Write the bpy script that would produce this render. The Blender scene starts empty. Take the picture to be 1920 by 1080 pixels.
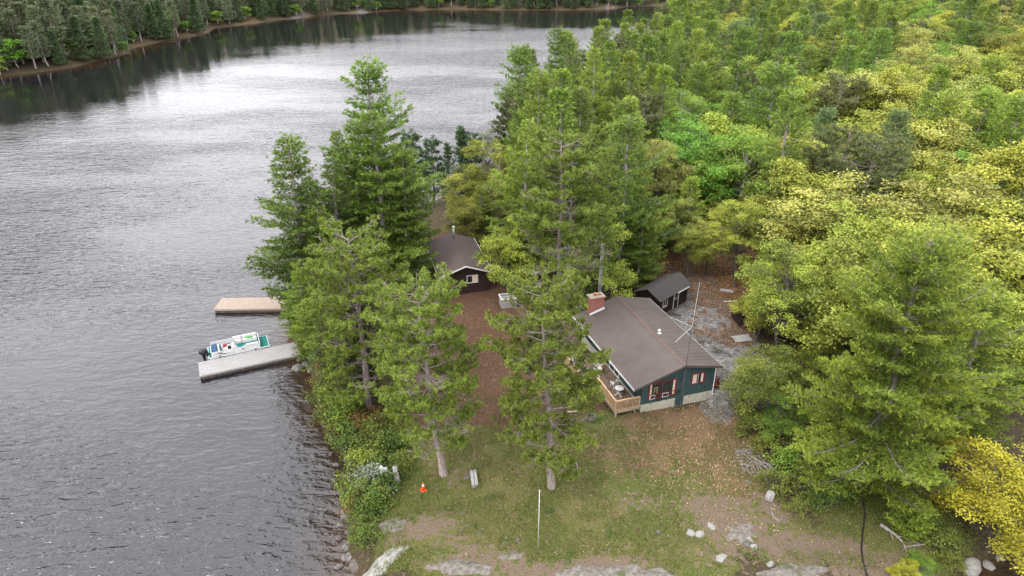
import bpy, math, random
import numpy as np
from mathutils import Vector, Matrix
R_ = math.radians
SC = bpy.context.scene
COL = SC.collection
rnd = random.Random(7)

# ------------------------------------------------------------------ camera
PITCH, FPX, CAMH = R_(27.0), 1300.0, 40.0
cd = bpy.data.cameras.new('camera')
cam = bpy.data.objects.new('camera', cd)
COL.objects.link(cam)
cam.location = (0, 0, CAMH)
cam.rotation_euler = (math.pi / 2 - PITCH, 0, 0)
cd.sensor_width = 36.0
cd.lens = FPX / 1920 * 36.0
cd.clip_start = 0.5
cd.clip_end = 6000
SC.camera = cam

# ------------------------------------------------------------------ sky and sun
SUN_EL, SUN_AZ = R_(50), R_(-132)          # azimuth measured from +Y towards +X
w = bpy.data.worlds.new('World')
SC.world = w
w.use_nodes = True
nt = w.node_tree
nt.nodes.clear()
def N(t, ty, **k):
    n = t.nodes.new(ty)
    for a, b in k.items():
        if a == 'inp':
            for c, d in b.items():
                n.inputs[c].default_value = d
        else:
            setattr(n, a, b)
    return n
sky = N(nt, 'ShaderNodeTexSky', sky_type='NISHITA', sun_disc=False, sun_elevation=SUN_EL, sun_rotation=SUN_AZ, altitude=300.0, air_density=1.0, dust_density=2.0, ozone_density=1.0)
tc = N(nt, 'ShaderNodeTexCoord')
mp = N(nt, 'ShaderNodeMapping', inp={'Scale': (1.0, 1.0, 2.2), 'Location': (0.3, 0.1, 0.0)})
nz = N(nt, 'ShaderNodeTexNoise', inp={'Scale': 1.7, 'Detail': 5.0, 'Roughness': 0.55})
rp = N(nt, 'ShaderNodeValToRGB')
rp.color_ramp.elements[0].position = 0.33
rp.color_ramp.elements[0].color = (11.8, 11.7, 12.6, 1)
rp.color_ramp.elements[1].position = 0.62
rp.color_ramp.elements[1].color = (19.2, 19.0, 19.9, 1)
mxs = N(nt, 'ShaderNodeMix', data_type='RGBA', inp={0: 0.90})
bg = N(nt, 'ShaderNodeBackground', inp={'Strength': 0.15})
wo = N(nt, 'ShaderNodeOutputWorld')
L = nt.links.new
L(tc.outputs['Generated'], mp.inputs[0]); L(mp.outputs[0], nz.inputs['Vector']); L(nz.outputs['Fac'], rp.inputs[0])
# brighter opening in the cloud deck low over the far shore
dv = N(nt, 'ShaderNodeVectorMath', operation='DOT_PRODUCT'); dv.inputs[1].default_value = Vector((math.sin(R_(-2)) * math.cos(R_(17)), math.cos(R_(-2)) * math.cos(R_(17)), math.sin(R_(17))))
L(tc.outputs['Generated'], dv.inputs[0])
dm = N(nt, 'ShaderNodeMapRange', interpolation_type='SMOOTHSTEP', inp={1: .74, 2: 1.0, 3: 1.0, 4: 1.04}); L(dv.outputs['Value'], dm.inputs[0])
sx_ = N(nt, 'ShaderNodeSeparateXYZ'); L(tc.outputs['Generated'], sx_.inputs[0])      # overcast decks brighten towards the zenith
zm = N(nt, 'ShaderNodeMapRange', inp={1: .15, 2: .90, 3: 1.0, 4: 1.7}); L(sx_.outputs['Z'], zm.inputs[0])
dz = N(nt, 'ShaderNodeMath', operation='MULTIPLY'); L(dm.outputs[0], dz.inputs[0]); L(zm.outputs[0], dz.inputs[1]); dm = dz
vs = N(nt, 'ShaderNodeVectorMath', operation='SCALE'); L(rp.outputs[0], vs.inputs[0]); L(dm.outputs[0], vs.inputs['Scale'])
L(sky.outputs[0], mxs.inputs[6]); L(vs.outputs[0], mxs.inputs[7]); L(mxs.outputs[2], bg.inputs[0]); L(bg.outputs[0], wo.inputs[0])
sd = bpy.data.lights.new('sun', 'SUN')
sd.energy = 2.6
sd.angle = R_(18)
sd.color = (1.0, 0.95, 0.86)
sun = bpy.data.objects.new('sun', sd)
COL.objects.link(sun)
sv = Vector((math.sin(SUN_AZ) * math.cos(SUN_EL), math.cos(SUN_AZ) * math.cos(SUN_EL), math.sin(SUN_EL)))
sun.rotation_euler = sv.to_track_quat('Z', 'Y').to_euler()
SC.view_settings.view_transform = 'Standard'
SC.view_settings.look = 'None'
SC.view_settings.exposure = 0.05
SC.view_settings.gamma = 1.0
SC.view_settings.use_curve_mapping = False
SC.cycles.max_bounces = 6
SC.cycles.diffuse_bounces = 2
SC.cycles.glossy_bounces = 3
SC.cycles.transmission_bounces = 4
SC.cycles.caustics_reflective = False
SC.cycles.caustics_refractive = False
SC.render.film_transparent = False

# ------------------------------------------------------------------ terrain maths
cp, sp = math.cos(PITCH), math.sin(PITCH)
def ray(px, py):
    d, e = (px - 960) / FPX, (py - 540) / FPX
    return d, cp - e * sp, sp + e * cp
def at_h(px, py, h):
    d, f, dn = ray(px, py)
    t = (CAMH - h) / dn
    return d * t, f * t
def proj(x, y, z):
    dn = CAMH - z
    dep = y * cp + dn * sp
    return 960 + x / dep * FPX, 540 + (dn * cp - y * sp) / dep * FPX
LAND = [(-30, -140), (-6, -60), (3, 0), (8, 17), (-2, 22), (-9, 26), at_h(655, 1080, 0), at_h(650, 1040, 0), at_h(655, 960, 0), at_h(665, 885, 0), at_h(655, 850, 0),
        at_h(622, 805, 0), at_h(603, 770, 0), at_h(598, 720, 0), at_h(580, 690, 0), at_h(558, 668, 0), at_h(538, 645, 0), at_h(545, 605, 0),
        at_h(555, 560, 0), at_h(610, 522, 0), at_h(700, 470, 0), at_h(775, 425, 0), at_h(830, 372, 0), (-3, 128), (2, 150), (14, 178), (34, 214), (52, 270), (72, 350), (98, 470),
        (300, 700), (900, 900), (900, 60), (150, 54), (60, 45), at_h(1930, 1010, 0), at_h(1875, 1050, 0), at_h(1800, 1100, 0), (22, 27), (14, 17), (30, -60), (20, -140)]
LAND = [p for i, p in enumerate(LAND) if not (p[1] < 16)]
LAND[:0] = []
FAR = [(-900, 40), (-320, 150), (-215, 190), at_h(0, 145, 0), at_h(120, 130, 0), at_h(250, 103, 0), at_h(238, 90, 0), at_h(380, 66, 0), at_h(388, 55, 0), at_h(520, 38, 0),
       at_h(620, 27, 0), at_h(700, 23, 0), at_h(830, 17, 0), at_h(960, 19, 0), at_h(1080, 19, 0), at_h(1200, 13, 0), (110, 486), (170, 540), (400, 700), (900, 900), (900, 2400), (-900, 2400)]
def sdist(x, y, poly):
    P = np.array(poly, float)
    Q = np.roll(P, -1, 0)
    x = np.asarray(x, float); y = np.asarray(y, float)
    dm = np.full(x.shape, 1e18)
    ins = np.zeros(x.shape, bool)
    for (ax, ay), (bx, by) in zip(P, Q):
        ex, ey = bx - ax, by - ay
        t = np.clip(((x - ax) * ex + (y - ay) * ey) / (ex * ex + ey * ey), 0, 1)
        dm = np.minimum(dm, (x - ax - t * ex) ** 2 + (y - ay - t * ey) ** 2)
        if ay != by:
            c = ((ay > y) != (by > y)) & (x < (bx - ax) * (y - ay) / (by - ay) + ax)
            ins ^= c
    d = np.sqrt(dm)
    return np.where(ins, d, -d)
_lat = np.random.default_rng(3).random((256, 256))
def vnoise(x, y):
    x = np.asarray(x, float); y = np.asarray(y, float)
    xi, yi = np.floor(x).astype(int), np.floor(y).astype(int)
    fx, fy = x - xi, y - yi
    fx = fx * fx * (3 - 2 * fx); fy = fy * fy * (3 - 2 * fy)
    a = _lat[xi & 255, yi & 255]; b = _lat[(xi + 1) & 255, yi & 255]
    c = _lat[xi & 255, (yi + 1) & 255]; d = _lat[(xi + 1) & 255, (yi + 1) & 255]
    return (a * (1 - fx) + b * fx) * (1 - fy) + (c * (1 - fx) + d * fx) * fy
def fbm(x, y, o=4):
    s = 0; a = .5; t = 0
    for i in range(o):
        s = s + a * vnoise(x * 2 ** i + 17 * i, y * 2 ** i - 31 * i); t += a; a *= .5
    return s / t
def sst(a, b, x):
    t = np.clip((x - a) / (b - a), 0, 1)
    return t * t * (3 - 2 * t)
def height(x, y):
    x = np.asarray(x, float); y = np.asarray(y, float)
    wob = (fbm(x * .22, y * .22, 3) - .5) * 2.4
    d1 = sdist(x, y, LAND) + wob
    d2 = sdist(x, y, FAR) + wob * 2
    h1 = np.where(d1 < 0, np.maximum(-3, d1 * .35), 1.2 * (1 - np.exp(-np.maximum(d1, 0) / 1.2)) + 1.8 * (1 - np.exp(-np.maximum(d1, 0) / 9)))
    h1 = h1 + np.where(d1 > 0, 4.5 * sst(45, 130, d1) * sst(70, 130, y), 0) + np.where(d1 > 1, (fbm(x * .09, y * .09) - .5) * .5 * sst(1, 8, d1), 0)
    h1 = h1 + np.where(d1 > 4, (fbm(x * .7, y * .7, 3) - .5) * .12, 0)
    h2 = np.where(d2 < 0, np.maximum(-3, d2 * .35), 1.6 * (1 - np.exp(-np.maximum(d2, 0) / 3)) + 34 * sst(3, 95, d2))
    return np.maximum(h1, h2)
def gh(x, y):
    return float(height(np.array([x]), np.array([y]))[0])
def gp(px, py):
    h = 2.5
    for _ in range(6):
        x, y = at_h(px, py, h)
        h = gh(x, y)
    return x, y, h
def by_top(px, py, H):
    h = 2.5
    for _ in range(8):
        x, y = at_h(px, py, h + H)
        h = max(gh(x, y), 0.3)
    return x, y, h

# ------------------------------------------------------------------ object helpers
def link(name, mesh, parent=None, mat=None):
    o = bpy.data.objects.new(name, mesh)
    COL.objects.link(o)
    if parent is not None:
        o.parent = parent
    if mat is not None and mesh is not None:
        if len(mesh.materials) == 0:
            mesh.materials.append(mat)
    return o
def tag(o, label=None, cat=None, group=None, kind=None):
    if label: o['label'] = label
    if cat: o['category'] = cat
    if group: o['group'] = group
    if kind: o['kind'] = kind
    return o
def thing(name, label, cat, loc=(0, 0, 0), rz=0, group=None):
    o = bpy.data.objects.new(name, None)
    COL.objects.link(o)
    o.location = loc
    o.rotation_euler = (0, 0, rz)
    o.empty_display_size = 0.3
    return tag(o, label, cat, group)
def qmesh(name, V, F, tint=None, smooth=False):
    me = bpy.data.meshes.new(name)
    V = np.ascontiguousarray(V, np.float32); F = np.ascontiguousarray(F, np.int32)
    me.vertices.add(len(V)); me.vertices.foreach_set('co', V.ravel())
    me.loops.add(F.size); me.loops.foreach_set('vertex_index', F.ravel())
    me.polygons.add(len(F))
    me.polygons.foreach_set('loop_start', np.arange(len(F), dtype=np.int32) * 4)
    me.polygons.foreach_set('loop_total', np.full(len(F), 4, np.int32))
    me.polygons.foreach_set('use_smooth', np.full(len(F), smooth, bool))
    if tint is not None:
        a = me.attributes.new('tint', 'FLOAT', 'FACE')
        a.data.foreach_set('value', np.ascontiguousarray(tint, np.float32))
    me.update(calc_edges=True)
    return me
class MB:
    def __init__(s): s.v = []; s.f = []
    def add(s, v, f):
        n = len(s.v); s.v += [tuple(p) for p in v]; s.f += [tuple(i + n for i in q) for q in f]
        return s
    def box(s, x0, x1, y0, y1, z0, z1, M=None):
        v = [Vector((x, y, z)) for z in (z0, z1) for y in (y0, y1) for x in (x0, x1)]
        if M is not None: v = [M @ p for p in v]
        return s.add(v, [(0, 2, 3, 1), (4, 5, 7, 6), (0, 1, 5, 4), (2, 6, 7, 3), (0, 4, 6, 2), (1, 3, 7, 5)])
    def beam(s, p, q, w=.05, h=.05):
        p, q = Vector(p), Vector(q)
        d = q - p
        M = Matrix.Translation((p + q) / 2) @ d.to_track_quat('Y', 'Z').to_matrix().to_4x4()
        l = d.length / 2
        return s.box(-w / 2, w / 2, -l, l, -h / 2, h / 2, M)
    def tube(s, pts, r, n=8, cap=True):
        pts = [Vector(p) for p in pts]
        rs = r if isinstance(r, (list, tuple)) else [r] * len(pts)
        b = len(s.v)
        ref = Vector((.13, .27, .95)).normalized()
        for i, p in enumerate(pts):
            t = (pts[min(i + 1, len(pts) - 1)] - pts[max(i - 1, 0)]).normalized()
            rf = ref if abs(t.dot(ref)) < .9 else Vector((1, 0, 0))
            u = t.cross(rf).normalized(); w_ = t.cross(u)
            for k in range(n):
                a = 2 * math.pi * k / n
                s.v.append(tuple(p + (u * math.cos(a) + w_ * math.sin(a)) * rs[i]))
        for i in range(len(pts) - 1):
            for k in range(n):
                a, c = b + i * n + k, b + i * n + (k + 1) % n
                s.f.append((a, c, c + n, a + n))
        if cap:
            s.f.append(tuple(b + k for k in range(n))[::-1])
            s.f.append(tuple(b + (len(pts) - 1) * n + k for k in range(n)))
        return s
    def prism(s, poly, axis, a0, a1):
        # poly: 2D points; axis 'y': (x,z) extruded in y ; 'x': (y,z) ; 'z': (x,y)
        n = len(poly)
        def P(p, a):
            return (p[0], a, p[1]) if axis == 'y' else ((a, p[0], p[1]) if axis == 'x' else (p[0], p[1], a))
        v = [P(p, a0) for p in poly] + [P(p, a1) for p in poly]
        f = [tuple(range(n)), tuple(range(2 * n - 1, n - 1, -1))] + [(i, i + n, (i + 1) % n + n, (i + 1) % n) for i in range(n)]
        return s.add(v, f)
    def ell(s, c, r, nu=12, nv=8, jit=0, seed=0):
        g = random.Random(seed)
        b = len(s.v)
        for j in range(1, nv):
            th = math.pi * j / nv
            for i in range(nu):
                ph = 2 * math.pi * i / nu
                k = 1 + g.uniform(-jit, jit)
                s.v.append((c[0] + r[0] * math.sin(th) * math.cos(ph) * k, c[1] + r[1] * math.sin(th) * math.sin(ph) * k, c[2] + r[2] * math.cos(th) * k))
        top = len(s.v); s.v.append((c[0], c[1], c[2] + r[2]))
        bot = len(s.v); s.v.append((c[0], c[1], c[2] - r[2]))
        for j in range(nv - 2):
            for i in range(nu):
                a = b + j * nu + i; c2 = b + j * nu + (i + 1) % nu
                s.f.append((a, a + nu, c2 + nu, c2))
        for i in range(nu):
            s.f.append((top, b + i, b + (i + 1) % nu))
            s.f.append((bot, b + (nv - 2) * nu + (i + 1) % nu, b + (nv - 2) * nu + i))
        return s
    def build(s, name, mat, parent=None, smooth=False, bevel=0):
        me = bpy.data.meshes.new(name)
        me.from_pydata(s.v, [], s.f)
        me.materials.append(mat)
        if smooth: me.polygons.foreach_set('use_smooth', [True] * len(me.polygons))
        me.update()
        o = link(name, me, parent)
        if bevel:
            m = o.modifiers.new('bevel', 'BEVEL'); m.width = bevel; m.segments = 2; m.limit_method = 'ANGLE'
        return o

# ------------------------------------------------------------------ materials
def mat_new(name):
    m = bpy.data.materials.new(name); m.use_nodes = True
    t = m.node_tree; b = t.nodes['Principled BSDF']
    return m, t, b, t.links.new
def noise_mat(name, c1, c2, scale=4, rough=.8, bump=.2, stretch=(1, 1, 1), detail=6, spec=.3, lo=.35, hi=.65, c3=None, s3=1.0, metallic=0, dist=.02):
    m, t, b, L = mat_new(name)
    co = N(t, 'ShaderNodeTexCoord'); mp = N(t, 'ShaderNodeMapping', inp={'Scale': stretch}); L(co.outputs['Object'], mp.inputs[0])
    n = N(t, 'ShaderNodeTexNoise', inp={'Scale': scale, 'Detail': detail, 'Roughness': .6}); L(mp.outputs[0], n.inputs['Vector'])
    r = N(t, 'ShaderNodeValToRGB')
    r.color_ramp.elements[0].position = lo; r.color_ramp.elements[0].color = (*c1, 1)
    r.color_ramp.elements[1].position = hi; r.color_ramp.elements[1].color = (*c2, 1)
    L(n.outputs['Fac'], r.inputs[0])
    out = r.outputs[0]
    if c3:
        n3 = N(t, 'ShaderNodeTexNoise', inp={'Scale': s3, 'Detail': 4.0}); L(co.outputs['Object'], n3.inputs['Vector'])
        r3 = N(t, 'ShaderNodeMapRange', inp={1: .55, 2: .68}); L(n3.outputs['Fac'], r3.inputs[0])
        mx = N(t, 'ShaderNodeMix', data_type='RGBA'); L(r3.outputs[0], mx.inputs[0]); L(out, mx.inputs[6]); mx.inputs[7].default_value = (*c3, 1)
        out = mx.outputs[2]
    L(out, b.inputs['Base Color'])
    b.inputs['Roughness'].default_value = rough
    b.inputs['Specular IOR Level'].default_value = spec
    b.inputs['Metallic'].default_value = metallic
    if bump:
        bp = N(t, 'ShaderNodeBump', inp={'Strength': bump, 'Distance': dist}); L(n.outputs['Fac'], bp.inputs['Height']); L(bp.outputs[0], b.inputs['Normal'])
    return m
M = {}
M['teal'] = noise_mat('teal_siding', (.020, .044, .046), (.046, .082, .080), 3.0, .8, .4, (6, 6, .5), c3=(.014, .028, .030), s3=.9)
M['found'] = noise_mat('painted_foundation', (.30, .29, .225), (.40, .385, .31), 2.5, .85, .2, c3=(.24, .23, .18), s3=1.5)
M['roof'] = noise_mat('brown_metal_roof', (.073, .057, .049), (.088, .070, .060), 1.1, .5, .05, c3=(.067, .053, .046), s3=.35, spec=.45)
M['roofedge'] = noise_mat('roof_ridge_metal', (.080, .052, .044), (.105, .070, .060), 3, .5, .05)
M['white'] = noise_mat('white_paint', (.50, .50, .49), (.60, .60, .59), 3, .5, .05)
M['offwhite'] = noise_mat('aged_white_paint', (.36, .35, .33), (.50, .48, .45), 3, .6, .1)
M['redtrim'] = noise_mat('red_trim', (.12, .016, .016), (.18, .026, .024), 4, .6, .1)
M['glass'] = noise_mat('dark_glass', (.012, .012, .013), (.02, .02, .022), 1, .06, 0, spec=.6)
M['inside'] = noise_mat('curtain', (.50, .38, .28), (.62, .48, .38), 6, .9, .2, (8, 8, .5))
M['newwood'] = noise_mat('fresh_lumber', (.34, .22, .11), (.48, .34, .19), 4, .75, .2, (1, 1, 1), c3=(.26, .17, .09), s3=2)
M['deckwood'] = noise_mat('deck_boards', (.085, .055, .04), (.17, .12, .09), 3, .8, .2, c3=(.06, .04, .03), s3=.8)
M['greywood'] = noise_mat('weathered_grey_wood', (.20, .195, .185), (.30, .29, .275), 4, .85, .2, (1, 1, 1), c3=(.16, .155, .145), s3=.9)
M['tanwood'] = noise_mat('weathered_tan_wood', (.22, .175, .135), (.33, .27, .21), 3, .85, .2, c3=(.19, .165, .135), s3=.7)
M['darklog'] = noise_mat('dark_brown_siding', (.014, .007, .006), (.028, .014, .011), 3, .85, .3, (1, 1, 8))
M['shingle'] = noise_mat('brown_shingle', (.042, .031, .027), (.080, .061, .053), 9, .9, .5, c3=(.055, .042, .033), s3=.6)
M['shinglegrey'] = noise_mat('grey_shingle', (.030, .027, .026), (.062, .056, .053), 9, .9, .5)
M['dark'] = noise_mat('float_black', (.008, .008, .008), (.014, .013, .012), 3, .8, 0)  # plain near-black body colour of the dock floats
M['steel'] = noise_mat('galvanised_steel', (.45, .46, .47), (.62, .62, .62), 6, .4, .05, metallic=.6)
M['greymetal'] = noise_mat('grey_paint', (.2, .2, .2), (.3, .3, .3), 6, .5, .05)
M['black'] = noise_mat('black_plastic', (.012, .012, .014), (.025, .025, .028), 3, .35, 0)
M['tealcarpet'] = noise_mat('teal_carpet', (.008, .10, .085), (.015, .15, .125), 30, .95, .2)
M['bluecarpet'] = noise_mat('navy_vinyl', (.01, .035, .09), (.016, .055, .13), 8, .7, .1)
M['orange'] = noise_mat('orange_plastic', (.75, .07, .015), (.85, .11, .02), 3, .5, 0)
M['redcloth'] = noise_mat('red_cloth', (.30, .012, .014), (.42, .02, .02), 8, .8, .2)
M['greencloth'] = noise_mat('green_cloth', (.02, .22, .04), (.04, .32, .06), 8, .8, .2)
M['rust'] = noise_mat('terracotta', (.30, .12, .06), (.42, .2, .1), 6, .8, .1)
M['hose'] = noise_mat('black_hose', (.01, .01, .01), (.02, .02, .02), 6, .5, 0)
M['rock'] = noise_mat('granite', (.065, .060, .055), (.20, .19, .18), 2.2, .92, 1.0, (1, 1.8, 1), c3=(.040, .038, .03), s3=.9, dist=.15)
M['palerock'] = noise_mat('pale_granite', (.15, .145, .13), (.27, .262, .245), 4, .9, .6, c3=(.09, .09, .06), s3=2, dist=.05)
M['pinkrock'] = noise_mat('pink_granite_ledge', (.085, .075, .062), (.175, .158, .142), 3.5, .92, .9, c3=(.065, .07, .032), s3=1.2, dist=.12)
M['dockgrey'] = noise_mat('dock_grey_boards', (.19, .187, .18), (.29, .285, .275), 3, .85, .15, (.22, 4.5, 1), c3=(.22, .215, .205), s3=.5)
M['docktan'] = noise_mat('dock_tan_boards', (.21, .165, .13), (.33, .27, .215), 3, .85, .15, (4.5, .3, 1), c3=(.25, .21, .17), s3=.5)
M['whitestone'] = noise_mat('white_stone', (.17, .165, .15), (.27, .26, .24), 4, .9, .5, c3=(.18, .17, .14), s3=2, dist=.05)
M['barkgrey'] = noise_mat('grey_bark', (.15, .13, .12), (.30, .27, .255), 6, .9, .7, (1, 1, .25), dist=.04)
M['barkred'] = noise_mat('pine_bark', (.16, .13, .115), (.33, .28, .255), 7, .9, .7, (1, 1, .3), dist=.04)
M['barkbirch'] = noise_mat('birch_bark', (.36, .34, .30), (.56, .54, .50), 5, .8, .3, (1, 1, 2.5), c3=(.1, .09, .08), s3=4)
M['barkdark'] = noise_mat('dark_bark', (.05, .04, .035), (.12, .10, .088), 6, .9, .7, (1, 1, .25), dist=.04)
M['barkpale'] = noise_mat('pale_dead_wood', (.20, .185, .17), (.33, .31, .29), 6, .9, .3, (1, 1, .25))
def brick_mat():
    m, t, b, L = mat_new('red_brick')
    co = N(t, 'ShaderNodeTexCoord'); mp = N(t, 'ShaderNodeMapping', inp={'Rotation': (R_(90), 0, 0)}); L(co.outputs['Object'], mp.inputs[0])
    br = N(t, 'ShaderNodeTexBrick', inp={'Color1': (.30, .055, .035, 1), 'Color2': (.22, .045, .03, 1), 'Mortar': (.30, .22, .18, 1), 'Scale': 1.0, 'Mortar Size': .012, 'Brick Width': .24, 'Row Height': .085})
    L(mp.outputs[0], br.inputs[0]); L(br.outputs[0], b.inputs['Base Color']); b.inputs['Roughness'].default_value = .9
    return m
M['brick'] = brick_mat()
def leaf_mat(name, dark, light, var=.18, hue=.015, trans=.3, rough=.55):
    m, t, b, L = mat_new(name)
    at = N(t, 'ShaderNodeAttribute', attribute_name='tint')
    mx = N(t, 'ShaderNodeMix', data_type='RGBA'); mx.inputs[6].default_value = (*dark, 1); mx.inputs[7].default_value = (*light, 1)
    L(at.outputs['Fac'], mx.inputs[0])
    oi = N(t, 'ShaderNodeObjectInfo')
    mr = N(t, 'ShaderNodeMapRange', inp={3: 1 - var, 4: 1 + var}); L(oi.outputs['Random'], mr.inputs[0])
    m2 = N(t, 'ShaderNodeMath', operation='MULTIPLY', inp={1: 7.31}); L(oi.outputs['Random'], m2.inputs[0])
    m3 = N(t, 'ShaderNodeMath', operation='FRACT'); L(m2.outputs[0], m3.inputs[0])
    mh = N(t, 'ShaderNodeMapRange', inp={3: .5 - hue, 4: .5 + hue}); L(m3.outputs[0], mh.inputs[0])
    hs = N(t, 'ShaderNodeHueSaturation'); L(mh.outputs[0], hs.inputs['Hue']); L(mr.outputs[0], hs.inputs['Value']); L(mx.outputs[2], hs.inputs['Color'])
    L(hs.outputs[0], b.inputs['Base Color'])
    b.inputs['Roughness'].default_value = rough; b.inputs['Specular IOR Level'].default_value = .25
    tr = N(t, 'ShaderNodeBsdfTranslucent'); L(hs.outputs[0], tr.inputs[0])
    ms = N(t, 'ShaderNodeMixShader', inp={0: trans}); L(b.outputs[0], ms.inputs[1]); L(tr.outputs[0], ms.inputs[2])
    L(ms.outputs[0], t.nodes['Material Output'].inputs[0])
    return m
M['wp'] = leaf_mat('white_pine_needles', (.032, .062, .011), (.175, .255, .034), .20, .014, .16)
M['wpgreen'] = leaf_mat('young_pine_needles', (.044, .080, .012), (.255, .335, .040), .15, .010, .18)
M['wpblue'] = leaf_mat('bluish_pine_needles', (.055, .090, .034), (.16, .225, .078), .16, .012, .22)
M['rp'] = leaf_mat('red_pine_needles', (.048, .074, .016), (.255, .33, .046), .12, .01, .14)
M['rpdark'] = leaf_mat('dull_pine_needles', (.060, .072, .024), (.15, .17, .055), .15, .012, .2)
M['sp'] = leaf_mat('spruce_needles', (.022, .045, .018), (.07, .12, .036), .2, .012, .15)
M['fargrey'] = leaf_mat('hazed_far_pine_needles', (.060, .078, .036), (.165, .195, .10), .25, .02, .2)  # slight distance haze put into the needle colour as a greyer green
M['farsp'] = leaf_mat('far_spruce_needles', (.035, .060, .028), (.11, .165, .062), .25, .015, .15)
M['oak'] = leaf_mat('spring_oak_leaves', (.090, .115, .016), (.375, .405, .052), .20, .020, .22)
M['oakpale'] = leaf_mat('pale_spring_leaves', (.115, .135, .028), (.38, .41, .085), .18, .018, .22)
M['lime'] = leaf_mat('fresh_green_leaves', (.080, .16, .020), (.22, .36, .048), .15, .018, .35)
M['gold'] = leaf_mat('golden_spring_leaves', (.20, .19, .016), (.50, .48, .040), .1, .008, .35)
M['olive'] = leaf_mat('olive_leaves', (.09, .11, .018), (.26, .285, .045), .18, .015, .3)
M['shrub'] = leaf_mat('shrub_leaves', (.055, .085, .015), (.18, .24, .04), .25, .03, .3)
M['russet'] = leaf_mat('russet_leaves', (.13, .06, .02), (.26, .15, .05), .2, .02, .3)
M['frost'] = leaf_mat('grey_twig_leaves', (.15, .17, .12), (.34, .36, .27), .1, .01, .3)
# ------------------------------------------------------------------ ground sheet
def graded(lo, a, b, hi, step, g=1.09, mx=26):
    c = list(np.arange(a, b + 1e-6, step))
    s = step; x = c[-1]
    while x < hi:
        s = min(s * g, mx); x += s; c.append(x)
    s = step; x = c[0]
    pre = []
    while x > lo:
        s = min(s * g, mx); x -= s; pre.append(x)
    return np.array(pre[::-1] + c)
gx = graded(-900, -34, 44, 900, .5)
gy = graded(-160, 26, 90, 2300, .5)
GX, GY = np.meshgrid(gx, gy)
GZ = height(GX, GY)
def grid_mesh(name, X, Y, Z):
    ny, nx = X.shape
    V = np.stack([X.ravel(), Y.ravel(), Z.ravel()], 1)
    i = np.arange(nx * ny).reshape(ny, nx)
    F = np.stack([i[:-1, :-1].ravel(), i[:-1, 1:].ravel(), i[1:, 1:].ravel(), i[1:, :-1].ravel()], 1)
    return qmesh(name, V, F, smooth=True)
gm = grid_mesh('ground', GX, GY, GZ)
DL = sdist(GX, GY, LAND)
DF = sdist(GX, GY, FAR)
nzA = fbm(GX * .35, GY * .35, 4) - .5
nzB = fbm(GX * .35 + 50, GY * .35 + 9, 4) - .5
def blob(px, py, rx, ry, soft=.35, rot=0):
    x, y, _ = gp(px, py)
    dx, dy = GX - x, GY - y
    c, s = math.cos(rot), math.sin(rot)
    u, v = (dx * c + dy * s) / rx, (-dx * s + dy * c) / ry
    d = np.sqrt(u * u + v * v) + nzA * 1.0
    return 1 - sst(1 - soft, 1 + soft, d)
def union(bs):
    r = np.zeros_like(GX)
    for b in bs: r = np.maximum(r, b)
    return r
lawn = union([blob(860, 900, 7, 7), blob(1000, 960, 9, 6), blob(1200, 930, 11, 7), blob(820, 960, 5, 6), blob(1150, 830, 7, 5), blob(1320, 880, 6, 6), blob(960, 830, 7, 6), blob(1050, 1060, 11, 3), blob(1650, 990, 6, 4), blob(1220, 1060, 4, 2), blob(760, 860, 4, 6), blob(1470, 1000, 3, 3), blob(860, 760, 6, 3)])
needle = union([blob(930, 680, 7, 10), blob(900, 600, 6, 8), blob(850, 450, 7, 7), blob(880, 560, 7, 6), blob(1010, 640, 5, 7), blob(860, 740, 6, 5), blob(1090, 760, 2.5, 1.2), blob(1010, 760, 5, 3)])
litter = union([blob(1330, 490, 8, 8), blob(1360, 600, 3, 5), blob(1380, 560, 4, 6), blob(1300, 800, 6, 3.0), blob(1240, 850, 6, 3.5) * .62, blob(1330, 850, 4, 3) * .75, blob(1380, 880, 3, 5) * .6])
rockz = union([blob(1330, 600, 4.5, 7, .2, .2), blob(1370, 690, 4, 6, .2), blob(1300, 530, 3, 4, .2), blob(1345, 760, 1.6, 2.2, .2)])
def sblob(px, py, rx, ry, soft=.8, rot=0): return blob(px, py, rx, ry, .85, rot) * .9
dirt = union([sblob(1130, 1062, 3.2, .9, .3), sblob(1330, 950, 2.6, 1.2), sblob(1380, 980, 3.2, 1.6), sblob(1480, 1030, 5, 1.6), sblob(1600, 1060, 5, 1.2), sblob(890, 1050, 3.2, .9), sblob(1000, 1070, 3, .8), sblob(800, 985, 2.2, 1.0), sblob(760, 1000, 1.4, .9), sblob(1220, 940, 2.5, .8) * .6, sblob(860, 890, 1.2, 1) * .6, sblob(1450, 960, 1.8, 1.6), sblob(850, 1010, 2.0, .5) * .7])
farbank = np.clip(sst(-2, 1, DF) * (1 - sst(1.5, 4.5, DF + nzB * 4)), 0, 1)
rockz = np.maximum(rockz, farbank * sst(-.02, .10, nzB + .12 * np.exp(-((GX + 98) ** 2 + (GY - 415) ** 2) / 2500.) ))
litter = np.maximum(litter, farbank * .6)
for nm, arr in (('lawn', lawn), ('needle', needle), ('litter', litter), ('rockz', rockz), ('dirt', dirt)):
    a = gm.attributes.new(nm, 'FLOAT', 'POINT'); a.data.foreach_set('value', arr.astype(np.float32).ravel())
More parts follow.
